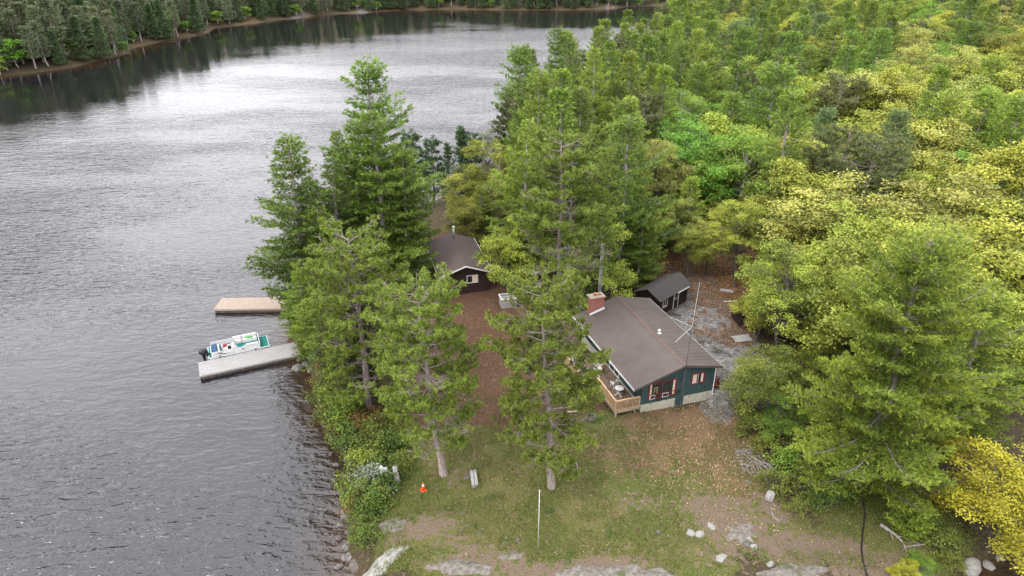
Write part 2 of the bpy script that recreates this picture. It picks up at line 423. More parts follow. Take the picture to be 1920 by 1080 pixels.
def ground_mat():
    m, t, b, L = mat_new('ground_soil')
    co = N(t, 'ShaderNodeTexCoord')
    def noise(s, d=6, r=.6, off=0):
        n = N(t, 'ShaderNodeTexNoise', inp={'Scale': s, 'Detail': float(d), 'Roughness': r})
        mp = N(t, 'ShaderNodeMapping', inp={'Location': (off, off * 1.7, 0)}); L(co.outputs['Object'], mp.inputs[0]); L(mp.outputs[0], n.inputs['Vector'])
        return n.outputs['Fac']
    def ramp(f, els):
        r = N(t, 'ShaderNodeValToRGB')
        while len(r.color_ramp.elements) < len(els): r.color_ramp.elements.new(.5)
        for e, (p, c) in zip(r.color_ramp.elements, els): e.position = p; e.color = (*c, 1)
        L(f, r.inputs[0]); return r.outputs[0]
    def mix(f, a, c):
        mx = N(t, 'ShaderNodeMix', data_type='RGBA'); L(f, mx.inputs[0]); L(a, mx.inputs[6]); L(c, mx.inputs[7]); return mx.outputs[2]
    def edge(attr, nf, k=.5):
        a = N(t, 'ShaderNodeAttribute', attribute_name=attr)
        ml = N(t, 'ShaderNodeMath', operation='MULTIPLY_ADD', inp={1: k, 2: -k / 2}); L(nf, ml.inputs[0])
        ad = N(t, 'ShaderNodeMath', operation='ADD'); L(a.outputs['Fac'], ad.inputs[0]); L(ml.outputs[0], ad.inputs[1])
        mr = N(t, 'ShaderNodeMapRange', interpolation_type='SMOOTHSTEP', inp={1: .38, 2: .62}); L(ad.outputs[0], mr.inputs[0]); return mr.outputs[0]
    n05, n1, n4, n14, n30 = noise(.28, 4), noise(1.1, 6, .65, 5), noise(4, 6, .65, 9), noise(14, 4, .7, 3), noise(34, 3, .7, 1)
    floor = ramp(n4, [(.3, (.030, .024, .014)), (.55, (.065, .050, .028)), (.75, (.06, .075, .025))])
    g1 = ramp(n14, [(.36, (.028, .042, .008)), (.52, (.075, .090, .020)), (.66, (.155, .155, .05))])
    g2 = ramp(n14, [(.36, (.060, .050, .018)), (.52, (.135, .112, .045)), (.66, (.26, .22, .11))])
    gmk = N(t, 'ShaderNodeMapRange', interpolation_type='SMOOTHSTEP', inp={1: .42, 2: .60}); L(n05, gmk.inputs[0])
    gm2 = N(t, 'ShaderNodeMapRange', interpolation_type='SMOOTHSTEP', inp={1: .45, 2: .7}); L(n1, gm2.inputs[0])
    mm = N(t, 'ShaderNodeMath', operation='MULTIPLY_ADD', use_clamp=True, inp={1: .46}); L(gm2.outputs[0], mm.inputs[0])
    ml = N(t, 'ShaderNodeMath', operation='MULTIPLY', inp={1: .42}); L(gmk.outputs[0], ml.inputs[0]); L(ml.outputs[0], mm.inputs[2])
    grass = mix(mm.outputs[0], g1, g2)
    dk = N(t, 'ShaderNodeMapRange', interpolation_type='SMOOTHSTEP', inp={1: .60, 2: .70}); L(noise(.55, 4, .6, 21), dk.inputs[0])
    grass = mix(dk.outputs[0], grass, ramp(n14, [(.36, (.018, .035, .006)), (.64, (.060, .095, .018))]))
    need = ramp(n14, [(.34, (.028, .016, .010)), (.52, (.085, .045, .027)), (.68, (.18, .115, .07))])
    lit = ramp(n30, [(.3, (.045, .028, .016)), (.5, (.125, .075, .040)), (.68, (.30, .21, .12))])
    vo = N(t, 'ShaderNodeTexVoronoi', feature='DISTANCE_TO_EDGE', inp={'Scale': .55}); L(mixv(t, co, n1), vo.inputs['Vector'])
    crack = N(t, 'ShaderNodeMapRange', inp={1: .0, 2: .05, 3: .0, 4: 1.0}); L(vo.outputs[0], crack.inputs[0])
    rk0 = ramp(n4, [(.3, (.060, .055, .048)), (.5, (.115, .108, .10)), (.7, (.20, .19, .178))])
    rk1 = ramp(n4, [(.3, (.03, .027, .02)), (.7, (.06, .055, .03))])
    rk = mix(crack.outputs[0], rk1, rk0)
    st = N(t, 'ShaderNodeMapRange', inp={1: .55, 2: .66}); L(noise(.8, 5, .6, 33), st.inputs[0])
    rk = mix(st.outputs[0], rk, ramp(n14, [(.3, (.05, .042, .03)), (.7, (.13, .11, .08))]))
    dr = ramp(n14, [(.3, (.070, .048, .032)), (.5, (.135, .100, .070)), (.7, (.21, .165, .125))])
    n4b = noise(2.2, 6, .7, 41)
    c = mix(edge('lawn', n1, 1.6), floor, grass)
    c = mix(edge('needle', n1, 3.2), c, need)
    c = mix(edge('litter', n4b, 3.0), c, lit)
    c = mix(edge('dirt', n4b, 4.5), c, dr)
    c = mix(edge('rockz', n4, 2.2), c, rk)
    sc_ = N(t, 'ShaderNodeVectorMath', operation='SCALE', inp={'Scale': .93}); L(c, sc_.inputs[0]); L(sc_.outputs[0], b.inputs['Base Color'])
    b.inputs['Roughness'].default_value = .95; b.inputs['Specular IOR Level'].default_value = .15
    ad = N(t, 'ShaderNodeMath', operation='ADD'); L(n14, ad.inputs[0]); L(n4, ad.inputs[1])
    bp = N(t, 'ShaderNodeBump', inp={'Strength': .7, 'Distance': .12}); L(ad.outputs[0], bp.inputs['Height']); L(bp.outputs[0], b.inputs['Normal'])
    return m
def mixv(t, co, nf):
    sc = N(t, 'ShaderNodeVectorMath', operation='SCALE', inp={'Scale': 1.6})
    cb = N(t, 'ShaderNodeCombineXYZ')
    t.links.new(nf, cb.inputs[0]); t.links.new(nf, cb.inputs[1]); t.links.new(cb.outputs[0], sc.inputs[0])
    ad = N(t, 'ShaderNodeVectorMath', operation='ADD'); t.links.new(co.outputs['Object'], ad.inputs[0]); t.links.new(sc.outputs[0], ad.inputs[1])
    return ad.outputs[0]
tag(link('ground', gm, None, ground_mat()), kind='structure')

# ------------------------------------------------------------------ water
wx = graded(-1600, -45, 45, 1600, 1.0, 1.12, 60)
wy = graded(-160, 20, 110, 2600, 1.0, 1.12, 60)
WX, WY = np.meshgrid(wx, wy)
wm = grid_mesh('water', WX, WY, np.zeros_like(WX))
wd = -np.maximum(sdist(WX, WY, LAND), sdist(WX, WY, FAR))
a = wm.attributes.new('shallow', 'FLOAT', 'POINT'); a.data.foreach_set('value', np.exp(-np.maximum(wd, 0) / 1.7).astype(np.float32).ravel())
a = wm.attributes.new('calm', 'FLOAT', 'POINT')
dfar = np.maximum(-sdist(WX, WY, FAR), 0)
calm = .94 * (1 - sst(40, 165, dfar + 30 * (fbm(WX * .02, WY * .02, 3) - .5)) * .80)
calm = np.maximum(calm, .25 * np.exp(-np.maximum(wd, 0) / 4))
a.data.foreach_set('value', calm.astype(np.float32).ravel())
def water_mat():
    m, t, b, L = mat_new('lake_water')
    co = N(t, 'ShaderNodeTexCoord')
    def noise(s, sc=(1, 1, 1), rot=0, d=3, r=.5, dis=0.0):
        mp = N(t, 'ShaderNodeMapping', inp={'Rotation': (0, 0, rot), 'Scale': sc}); L(co.outputs['Object'], mp.inputs[0])
        n = N(t, 'ShaderNodeTexNoise', inp={'Scale': s, 'Detail': float(d), 'Roughness': r, 'Distortion': dis}); L(mp.outputs[0], n.inputs['Vector'])
        return n.outputs['Fac']
    sh = N(t, 'ShaderNodeAttribute', attribute_name='shallow')
    mx = N(t, 'ShaderNodeMix', data_type='RGBA'); mx.inputs[6].default_value = (.008, .008, .009, 1); mx.inputs[7].default_value = (.040, .022, .010, 1); L(sh.outputs['Fac'], mx.inputs[0])
    L(mx.outputs[2], b.inputs['Base Color'])
    b.inputs['Roughness'].default_value = .03; b.inputs['IOR'].default_value = 1.57
    a1, a2, a3 = noise(.42, (.6, 1.5, 1), R_(-24), 2, .5, .8), noise(1.35, (.72, 1.4, 1), R_(-14), 3, .55, .5), noise(.14, (1, 1.4, 1), R_(-15), 3)
    def mad(x, k, y=None):
        n = N(t, 'ShaderNodeMath', operation='MULTIPLY_ADD', inp={1: k, 2: 0.0}); L(x, n.inputs[0])
        if y is not None: L(y, n.inputs[2])
        return n.outputs[0]
    hgt = mad(a2, .42, mad(a1, .55, mad(a3, .35)))
    gust = N(t, 'ShaderNodeMapRange', interpolation_type='SMOOTHSTEP', inp={1: .40, 2: .60, 3: .35, 4: 1.05}); L(noise(.018, (.7, 1.6, 1), .5, 3), gust.inputs[0])
    ca = N(t, 'ShaderNodeAttribute', attribute_name='calm')
    inv = N(t, 'ShaderNodeMath', operation='SUBTRACT', inp={0: 1.0}); L(ca.outputs['Fac'], inv.inputs[1])
    ml = N(t, 'ShaderNodeMath', operation='MULTIPLY'); L(gust.outputs[0], ml.inputs[0]); L(inv.outputs[0], ml.inputs[1])
    bp = N(t, 'ShaderNodeBump', inp={'Distance': .68}); L(ml.outputs[0], bp.inputs['Strength']); L(hgt, bp.inputs['Height']); L(bp.outputs[0], b.inputs['Normal'])
    return m
tag(link('water', wm, None, water_mat()), kind='structure')
# ------------------------------------------------------------------ green cottage
FLR = 3.7
AH = R_(18.2)
def window(root, name, s0, s1, z0, z1, y, trim, mull=1, curtains=(), face='front', fw=.09, low=False):
    # a window on a wall whose outer face is y=const (front, towards -y)
    m = MB()
    m.box(s0 - fw, s1 + fw, y - .06, y - .003, z1, z1 + fw); m.box(s0 - fw, s1 + fw, y - .07, y - .003, z0 - fw, z0)
    m.box(s0 - fw, s0, y - .058, y - .003, z0, z1); m.box(s1, s1 + fw, y - .058, y - .003, z0, z1)
    for k in range(1, mull + 1):
        x = s0 + (s1 - s0) * k / (mull + 1)
        m.box(x - .03, x + .03, y - .05, y - .003, z0, z1)
    fr = m.build(name, trim, root)
    g = MB(); g.box(s0, s1, y - .02, y - .004, z0, z1); g.build('pane', M['glass'], fr)
    for (a, b_) in curtains:
        c = MB()
        n = max(3, int((b_ - a) / .06)); xs = [a + (b_ - a) * i / n for i in range(n + 1)]
        for i in range(n):
            c.add([(xs[i], y - .024 - .012 * (i % 2), z0 + .02), (xs[i + 1], y - .024 - .012 * ((i + 1) % 2), z0 + .02), (xs[i + 1], y - .024 - .012 * ((i + 1) % 2), z1 - .02), (xs[i], y - .024 - .012 * (i % 2), z1 - .02)], [(0, 1, 2, 3)])
        c.build('curtain', M['inside'], fr)
    return fr
hx, hy = 11.15, 48.9
house = thing('cottage', 'teal board cottage with brown ribbed metal roof, red brick chimney and wooden deck', 'cottage', (hx, hy, FLR), AH)
HW, HL = 7.07, 12.7
RS, RH = 3.8, 3.50          # ridge position along the gable and height over floor
def roofz(s):
    return RH - (RS - s) * .3165 if s < RS else RH - (s - RS) * .225
m = MB(); m.prism([(0, 0), (HW, 0), (HW, roofz(HW) - .10), (RS, RH - .10), (0, roofz(0) - .10)], 'y', 0, HL)
for i in range(1, 35):                       # battens on the near gable
    s = HW * i / 35
    m.box(s - .022, s + .022, -.022, -.001, .02, roofz(s) - .16)
for i in range(1, 60):
    y = HL * i / 60
    m.box(-.022, -.001, y - .022, y + .022, .02, roofz(0) - .2); m.box(HW + .001, HW + .022, y - .022, y + .022, .02, roofz(HW) - .2)
m.build('wall', M['teal'], house)
m = MB(); m.box(-.02, 3.35, -.05, HL, -1.3, -.002); m.box(4.2, HW + .02, -.05, HL, -1.3, -.002); m.box(3.351, 4.199, .1, HL, -1.3, -.002)
m.build('foundation', M['found'], house)
m = MB(); m.box(3.352, 4.198, -.03, .09, -1.0, -.004)
for k in range(5): m.box(3.36 + k * .17, 3.37 + k * .17, -.045, -.031, -1.0, -.01)
m.build('hatch_door', M['teal'], house)
# roof
roof = bpy.data.objects.new('roof', None); COL.objects.link(roof); roof.parent = house
YA, YB, SL, SR = -.32, 13.15, -.94, 7.6
m = MB()
m.prism([(SL, roofz(SL)), (RS, RH), (SR, roofz(SR)), (SR, roofz(SR) - .07), (RS, RH - .07), (SL, roofz(SL) - .07)], 'y', YA, YB)
k = YA + .03
while k < YB - .03:
    for (a, b_) in ((SL, RS - .02), (RS + .02, SR)):
        m.add([(a, k, roofz(a) + .002), (a, k + .05, roofz(a) + .002), (b_, k + .05, roofz(b_) + .002), (b_, k, roofz(b_) + .002), (a, k + .012, roofz(a) + .035), (a, k + .038, roofz(a) + .035), (b_, k + .038, roofz(b_) + .035), (b_, k + .012, roofz(b_) + .035)],
              [(0, 1, 5, 4), (1, 2, 6, 5), (2, 3, 7, 6), (3, 0, 4, 7), (4, 5, 6, 7)])
    k += .255
m.build('metal_sheet', M['roof'], roof)
m = MB()
for sg in (-1, 1):
    m.add([(RS, YA - .01, RH + .05), (RS, YB + .01, RH + .05), (RS + sg * .17, YB + .01, roofz(RS + sg * .17) + .040), (RS + sg * .17, YA - .01, roofz(RS + sg * .17) + .040)], [(0, 1, 2, 3)])
m.build('ridge_cap', M['roofedge'], roof)
m = MB(); m.box(SL - .03, SL - .004, YA, YB, roofz(SL) - .17, roofz(SL) + .01)
m.box(SR + .004, SR + .03, YA, YB, roofz(SR) - .15, roofz(SR) - .0)
m.build('fascia', M['white'], roof)
m = MB()
for (a, b_) in ((SL, RS), (RS, SR)):
    m.add([(a, YA - .03, roofz(a) - .18), (b_, YA - .03, roofz(b_) - .18), (b_, YA - .03, roofz(b_) + .02), (a, YA - .03, roofz(a) + .02), (a, YA - .004, roofz(a) - .18), (b_, YA - .004, roofz(b_) - .18), (b_, YA - .004, roofz(b_) + .02), (a, YA - .004, roofz(a) + .02)],
          [(0, 1, 2, 3), (7, 6, 5, 4), (0, 4, 5, 1), (3, 2, 6, 7), (0, 3, 7, 4), (1, 5, 6, 2)])
m.build('gable_trim', M['roof'], roof)
# vent and patch
vx, vy = 4.4, 5.4
m = MB(); m.tube([(vx, vy, roofz(vx) - .05), (vx, vy, roofz(vx) + .28)], .07, 12); m.ell((vx, vy, roofz(vx) + .32), (.15, .15, .1), 12, 6)
m.box(vx - .17, vx + .17, vy - .2, vy + .1, roofz(vx) - .02, roofz(vx) + .045)
m.build('roof_vent', M['white'], roof, True)
# chimney
ch = bpy.data.objects.new('chimney', None); COL.objects.link(ch); ch.parent = house
cx, cy = 1.15, 12.4
m = MB(); m.box(cx - .72, cx + .72, cy - .4, cy + .4, 1.9, roofz(cx) + 1.6); m.build('brick_stack', M['brick'], ch)
m = MB(); m.box(cx - .82, cx + .82, cy - .5, cy + .5, roofz(cx) + 1.601, roofz(cx) + 1.72); m.build('cap_slab', M['tanwood'], ch)
m = MB()
m.tube([(cx - .1, cy, roofz(cx) + 1.72), (cx - .1, cy, roofz(cx) + 2.0)], .17, 10); m.tube([(cx + .38, cy, roofz(cx) + 1.72), (cx + .38, cy, roofz(cx) + 1.92)], .14, 10)
m.build('clay_pot', M['rust'], ch)
m = MB(); m.add([(cx - .8, cy - .48, roofz(cx - .8) + .05), (cx + .8, cy - .48, roofz(cx + .8) + .05), (cx + .8, cy - .402, roofz(cx + .8) + .26), (cx - .8, cy - .402, roofz(cx - .8) + .26)], [(0, 1, 2, 3)])
m.add([(cx + .722, cy - .4, roofz(cx + .8) + .26), (cx + .84, cy - .4, roofz(cx + .8) + .05), (cx + .84, cy + .4, roofz(cx + .8) + .05), (cx + .722, cy + .4, roofz(cx + .8) + .26)], [(0, 1, 2, 3)])
m.build('flashing', M['steel'], ch)
# windows
wf = window(house, 'window', .72, 3.2, .50, 2.0, 0, M['redtrim'], 1, curtains=((.76, .90), (2.98, 3.16)), fw=.10)
for (a, b_) in ((.74, 1.28), (1.98, 2.58)):
    m = MB(); m.box(a, b_, -.085, -.075, .42, .46); m.box(a, b_, -.085, -.075, .80, .84); m.box(a, a + .04, -.085, -.075, .46, .80); m.box(b_ - .04, b_, -.085, -.075, .46, .80)
    m.build('awning_sash', M['white'], wf)
m = MB(); m.box(.72, 3.2, -.073, -.055, .84, .92); m.box(.72, 3.2, -.073, -.055, .40, .50); m.build('transom', M['redtrim'], wf)
m = MB()      # chair seen through the glass
m.tube([(1.15, -.026, .95), (1.17, -.026, 1.5)], .018, 6); m.tube([(1.45, -.026, .95), (1.45, -.026, 1.5)], .018, 6); m.box(1.1, 1.5, -.03, -.023, 1.48, 1.56); m.box(1.12, 1.48, -.03, -.023, 1.22, 1.27)
m.build('chair_back', M['newwood'], wf)
wf = window(house, 'window', 4.85, 6.0, 1.22, 2.12, 0, M['redtrim'], 1, curtains=((4.9, 5.3), (5.72, 5.96)), fw=.10)
m = MB(); m.box(4.87, 5.40, -.085, -.075, 1.24, 1.27); m.box(4.87, 5.40, -.085, -.075, 2.07, 2.1); m.box(4.87, 4.9, -.085, -.075, 1.27, 2.07); m.box(5.37, 5.40, -.085, -.075, 1.27, 2.07)
m.build('sash', M['white'], wf)
m = MB(); m.tube([(HW + .07, -.05, -.75), (HW + .07, -.05, 2.45), (HW + .3, -.05, 2.62)], .045, 8); m.build('downspout', M['white'], house)
# side windows and patio door on the deck side (under the eave)
for (a, b_, z0, z1, nm) in ((1.0, 1.9, .9, 1.9, 'window'), (4.3, 6.2, .05, 2.05, 'patio_door'), (8.0, 9.6, .9, 1.9, 'window')):
    m = MB()
    m.box(-.06, -.003, a - .08, b_ + .08, z1, z1 + .08); m.box(-.07, -.003, a - .08, b_ + .08, z0 - .06, z0); m.box(-.058, -.003, a - .08, a, z0, z1); m.box(-.058, -.003, b_, b_ + .08, z0, z1); m.box(-.05, -.003, (a + b_) / 2 - .03, (a + b_) / 2 + .03, z0, z1)
    fr = m.build(nm, M['white'], house)
    g = MB(); g.box(-.02, -.004, a, b_, z0, z1); g.build('pane', M['glass'], fr)
# deck
deck = bpy.data.objects.new('deck', None); COL.objects.link(deck); deck.parent = house
m = MB()
x = -2.36
while x < -.10:
    m.box(x, x + .132, .1, 9.2, -.16, -.12); x += .14
x = -3.6
while x < -2.42:
    m.box(x, x + .132, 5.0, 9.2, -.16, -.12); x += .14
m.build('floor_boards', M['deckwood'], deck)
m = MB(); m.box(-2.42, -2.36, .06, 5.0, -.36, -.165); m.box(-2.42, -.1, .0, .06, -.36, -.165); m.box(-3.66, -3.6, 4.98, 9.2, -.36, -.165); m.box(-3.66, -2.42, 4.92, 4.98, -.36, -.165); m.build('rim_joist', M['tanwood'], deck)
def railing(p, q, n, name='railing'):
    m = MB()
    p, q = Vector(p), Vector(q); d = q - p
    for k in range(n + 1):
        c = p + d * (k / n)
        big = k in (0, n) or (n > 16 and k == n // 2)
        wd_ = .045 if big else .019
        m.box(c.x - wd_, c.x + wd_, c.y - wd_, c.y + wd_, (-.36 if big else -.22), (.92 if big else .84))
    m.beam(p + Vector((0, 0, .94)), q + Vector((0, 0, .94)), .13, .035)
    m.beam(p + Vector((0, 0, .82)), q + Vector((0, 0, .82)), .045, .075)
    m.beam(p + Vector((0, 0, -.06)), q + Vector((0, 0, -.06)), .045, .075)
    m.build(name, M['newwood'], deck)
railing((-2.40, .03, 0), (-.14, .03, 0), 17)
railing((-2.40, .12, 0), (-2.40, 3.75, 0), 27)
railing((-3.63, 4.95, 0), (-3.63, 9.15, 0), 30)
railing((-3.55, 4.95, 0), (-2.50, 4.95, 0), 8)
for (x, y) in ((-2.3, .15), (-.5, .15), (-2.3, 2.6), (-3.5, 5.1), (-3.5, 7.2), (-3.5, 9.1)):
    m = MB(); m.box(x - .08, x + .08, y - .08, y + .08, -1.7, -.37); m.build('post', M['tanwood'], deck)
st = bpy.data.objects.new('stair', None); COL.objects.link(st); st.parent = house
for k in range(5):
    m = MB(); x1 = -2.45 - k * .32; z = -.30 - k * .17
    m.box(x1 - .30, x1 - .16, 3.85, 4.88, z - .04, z); m.box(x1 - .145, x1 - .01, 3.85, 4.88, z - .04, z); m.build('step', M['greywood'], st)
m = MB(); m.beam((-2.43, 3.8, -.3), (-4.15, 3.8, -1.2), .045, .2); m.beam((-2.43, 4.93, -.3), (-4.15, 4.93, -1.2), .045, .2); m.build('stringer', M['greywood'], st)
# red side porch
po = bpy.data.objects.new('side_porch', None); COL.objects.link(po); po.parent = house
m = MB(); m.box(HW + .03, HW + 1.35, .9, 3.1, -.42, -.34); m.box(HW + .03, HW + 1.35, .88, .93, -.62, -.421); m.box(HW + 1.3, HW + 1.35, .931, 3.1, -.62, -.421); m.build('platform', M['redtrim'], po)
m = MB()
for (p, q) in (((HW + .12, .92), (HW + 1.31, .92)), ((HW + 1.31, .98), (HW + 1.31, 3.05))):
    for z in (.0, .25, .5): m.beam((*p, z - .2), (*q, z - .2), .04, .10)
for (x, y) in ((HW + .12, .92), (HW + 1.31, .92), (HW + 1.31, 3.05)): m.box(x - .05, x + .05, y - .05, y + .05, -1.0, .42)
m.build('railing', M['redtrim'], po)

# local -> world for the cottage
def HWp(s, y, z=0):
    c, q = math.cos(AH), math.sin(AH)
    return (hx + s * c - y * q, hy + s * q + y * c, FLR + z)
# deck furniture
def patio_table(s, y, label, h=.68):
    t = thing('patio_table', label, 'table', HWp(s, y, -.12), 0, 'white patio tables on the deck')
    m = MB(); m.tube([(0, 0, h), (0, 0, h + .035)], .40, 24); m.tube([(0, 0, h + .03), (0, 0, h + .05)], [.43, .43], 24, False); m.build('table_top', M['offwhite'], t)
    m = MB(); m.tube([(0, 0, .1), (0, 0, h - .01)], .045, 10); m.build('pedestal', M['white'], t)
    for k in range(4):
        a = k * math.pi / 2 + .4
        m = MB(); m.beam((0.04 * math.cos(a), .04 * math.sin(a), .14), (.42 * math.cos(a), .42 * math.sin(a), .03), .06, .05); m.build('foot', M['white'], t)
patio_table(-1.05, 2.15, 'round white pedestal table nearest the cottage gable end of the deck')
patio_table(-1.55, 5.6, 'round white pedestal table standing farther along the deck from the gable')
def chair(s, y, rz, label):
    t = thing('patio_chair', label, 'chair', HWp(s, y, -.12), rz, 'white patio chairs on the deck')
    m = MB(); m.box(-.26, .26, -.26, .24, .40, .44)
    for k in range(4): m.box(-.24 + k * .125, -.145 + k * .125, -.25, .23, .441, .455)
    m.build('seat', M['offwhite'], t)
    m = MB()
    for k in range(5): m.beam((-.22 + k * .11, .24, .45), (-.20 + k * .10, .42, 1.0), .085, .025)
    m.build('backrest', M['offwhite'], t)
    for (x, yy) in ((-.26, -.26), (.26, -.26), (-.25, .3), (.25, .3)):
        m = MB(); m.beam((x * .9, yy * .9, .40), (x, yy, 0), .05, .05); m.build('leg', M['white'], t)
    for x in (-.3, .3):
        m = MB(); m.beam((x, -.26, .64), (x, .30, .66), .06, .03); m.beam((x, -.24, .40), (x, -.24, .63), .04, .04); m.build('armrest', M['white'], t)
chair(-.95, 3.25, R_(200), 'white slatted chair beside the nearer round table on the deck')
chair(-1.15, 6.35, R_(150), 'white slatted chair tucked behind the farther round table on the deck')
# grey tube lounge frame on the wider end of the deck
t = thing('lounge_frame', 'bent grey tube lounger frame with dark sling on the wide end of the deck', 'lounger', HWp(-2.75, 6.6, -.12), AH + R_(8))
m = MB()
for x in (-.38, .38):
    m.tube([(x, -1.0, .12), (x, -.85, .42), (x, -.2, .50), (x, .6, .48), (x, 1.0, .85), (x, 1.15, 1.1)], .03, 6)
m.tube([(-.38, -1.0, .12), (0, -1.12, .1), (.38, -1.0, .12)], .03, 6); m.tube([(-.38, 1.15, 1.1), (0, 1.22, 1.14), (.38, 1.15, 1.1)], .03, 6)
m.tube([(-.38, -.2, .5), (-.5, 0, .9), (-.38, .5, .5)], .025, 6)
m.build('tube_frame', M['steel'], t)
m = MB(); m.add([(-.35, -.9, .42), (.35, -.9, .42), (.35, .6, .48), (-.35, .6, .48), (.35, 1.05, .95), (-.35, 1.05, .95), (-.35, -.9, .39), (.35, -.9, .39), (.35, .6, .45), (-.35, .6, .45), (.35, 1.08, .93), (-.35, 1.08, .93)],
                   [(0, 1, 2, 3), (3, 2, 4, 5), (7, 6, 9, 8), (8, 9, 11, 10)]); m.build('sling', M['black'], t)
for (x, y) in ((-.38, -.8), (.38, -.8), (-.38, .6), (.38, .6)):
    m = MB(); m.tube([(x, y, .47), (x, y + .06, .0)], .025, 6); m.build('leg', M['steel'], t)

# antenna mast at the gable
mx_, my_ = 3.72, -.42
am = thing('antenna_mast', 'tall thin pole at the cottage gable topped by a white radio antenna', 'antenna', HWp(mx_, my_, -.9), AH)
m = MB(); m.tube([(0, 0, 0), (.03, 0, 4.2), (.1, 0, 8.3)], .03, 8); m.build('pole', M['rust'] if False else M['barkdark'], am)
m = MB(); m.tube([(.1, 0, 8.3), (.25, 0, 12.4)], [.026, .016], 8); m.build('whip', M['offwhite'], am)
for (a, dz) in ((200, -.75), (125, .25), (20, -1.2)):
    q = (.1 + 2.0 * math.cos(R_(a)), 2.0 * math.sin(R_(a)), 8.3 + dz)
    m = MB(); m.tube([(.1, 0, 8.3), q], .015, 6); m.build('radial_rod', M['offwhite'], am)
# lattice tower
x, y, h = *at_h(1152, 556, 6.2), 0
x, y = HWp(2.4, 14.3)[:2]
h = gh(x, y)
lt = thing('lattice_tower', 'slim triangular steel lattice tower rising behind the brick chimney', 'tower', (x, y, h - .1))
m = MB(); tp = [(.17 * math.cos(a), .17 * math.sin(a)) for a in (0, 2.09, 4.19)]
for (a, b_) in tp: m.tube([(a, b_, 0), (a, b_, 11.5)], .022, 6)
m.build('upright_rails', M['steel'], lt)
m = MB(); z = .3
while z < 11.3:
    for k in range(3):
        p, q = tp[k], tp[(k + 1) % 3]
        m.beam((*p, z), (*q, z + .0), .02, .02); m.beam((*p, z), (*q, z + .4), .018, .018)
    z += .4
m.build('bracing', M['steel'], lt)

# ------------------------------------------------------------------ dark brown shed behind the cottage
SA = R_(44)
sx, sy = at_h(1238.3, 563.3, 5.35)
sz = 3.05
ROT = lambda x, y, a: (x * math.cos(a) - y * math.sin(a), x * math.sin(a) + y * math.cos(a))
ox, oy = ROT(.3, .3, SA)
shed = thing('garden_shed', 'small dark brown shed with grey shingle roof behind the cottage', 'shed', (sx + ox, sy + oy, sz), SA)
SLn, SW = 5.5, 2.9
m = MB(); m.prism([(0, -.5), (SW, -.5), (SW, 2.15), (SW / 2, 2.85), (0, 2.15)], 'x', 0, SLn); m.build('wall', M['darklog'], shed)
m = MB()
m.prism([(-.32, 2.08), (SW / 2, 2.98), (SW + .32, 2.08), (SW + .32, 2.01), (SW / 2, 2.91), (-.32, 2.01)], 'x', -.3, SLn + .35); m.build('roof', M['shinglegrey'], shed)
m = MB(); m.box(3.0, 5.2, -.36, -.324, 1.93, 2.07); m.build('fascia', M['white'], shed)
wf = window(shed, 'window', .75, 1.5, .95, 1.75, 0, M['white'], 1, fw=.07)
m = MB(); m.box(2.75, 2.83, -.05, -.003, -.1, 1.98); m.box(3.63, 3.71, -.05, -.003, -.1, 1.98); m.box(2.75, 3.71, -.051, -.003, 1.98, 2.04); dr = m.build('door_frame', M['white'], shed)
m = MB(); m.box(2.83, 3.63, -.03, -.004, -.1, 1.98); dr = m.build('door', M['darklog'], shed)
m = MB(); m.box(2.98, 3.48, -.04, -.031, 1.15, 1.75); m.build('pane', M['glass'], dr)
m = MB(); m.box(2.93, 3.53, -.045, -.031, 1.75, 1.80); m.box(2.93, 3.53, -.045, -.031, 1.10, 1.15); m.box(2.93, 2.98, -.045, -.031, 1.15, 1.75); m.box(3.48, 3.53, -.045, -.031, 1.15, 1.75); m.build('light_frame', M['white'], dr)
m = MB(); m.tube([(3.55, -.03, .95), (3.55, -.09, .95)], .03, 8); m.build('knob', M['steel'], dr)

# ------------------------------------------------------------------ brown cabin by the lake
CA = R_(15.0)
bx, by = at_h(873.5, 499.2, 6.4)
CW, CL = 5.4, 9.6
o_ = ROT(-CW / 2, .45, CA)
cab = thing('cabin', 'dark brown lakeside cabin with shingle roof, white fascia and metal stovepipe', 'cabin', (bx + o_[0], by + o_[1], 3.3), CA)
m = MB(); m.prism([(0, -.8), (CW, -.8), (CW, 2.1), (CW / 2, 2.98), (0, 2.1)], 'y', 0, CL); m.build('wall', M['darklog'], cab)
rf = bpy.data.objects.new('roof', None); COL.objects.link(rf); rf.parent = cab
m = MB(); m.prism([(-.45, 2.0), (CW / 2, 3.10), (CW + .45, 2.0), (CW + .45, 1.92), (CW / 2, 3.02), (-.45, 1.92)], 'y', -.45, CL + .4); m.build('shingles', M['shingle'], rf)
m = MB()
for (a, za, b_, zb) in ((-.47, 1.98, CW / 2, 3.10), (CW / 2, 3.10, CW + .47, 1.98)):
    m.add([(a, -.49, za - .13), (b_, -.49, zb - .13), (b_, -.49, zb + .03), (a, -.49, za + .03), (a, -.453, za - .13), (b_, -.453, zb - .13), (b_, -.453, zb + .03), (a, -.453, za + .03)], [(0, 1, 2, 3), (7, 6, 5, 4), (0, 4, 5, 1), (3, 2, 6, 7), (0, 3, 7, 4), (1, 5, 6, 2)])
m.box(-.50, -.455, -.452, CL + .4, 1.86, 2.0); m.box(CW + .455, CW + .5, -.452, CL + .4, 1.86, 2.0)
m.build('fascia', M['white'], rf)
m = MB(); m.tube([(CW / 2 + .25, 8.3, 2.8), (CW / 2 + .25, 8.3, 4.35)], .11, 12); m.build('stovepipe', M['steel'], rf, True)
m = MB(); m.tube([(CW / 2 + .25, 8.3, 4.36), (CW / 2 + .25, 8.3, 4.46), (CW / 2 + .25, 8.3, 4.58)], [.17, .2, .05], 12); m.build('pipe_cap', M['white'], rf, True)
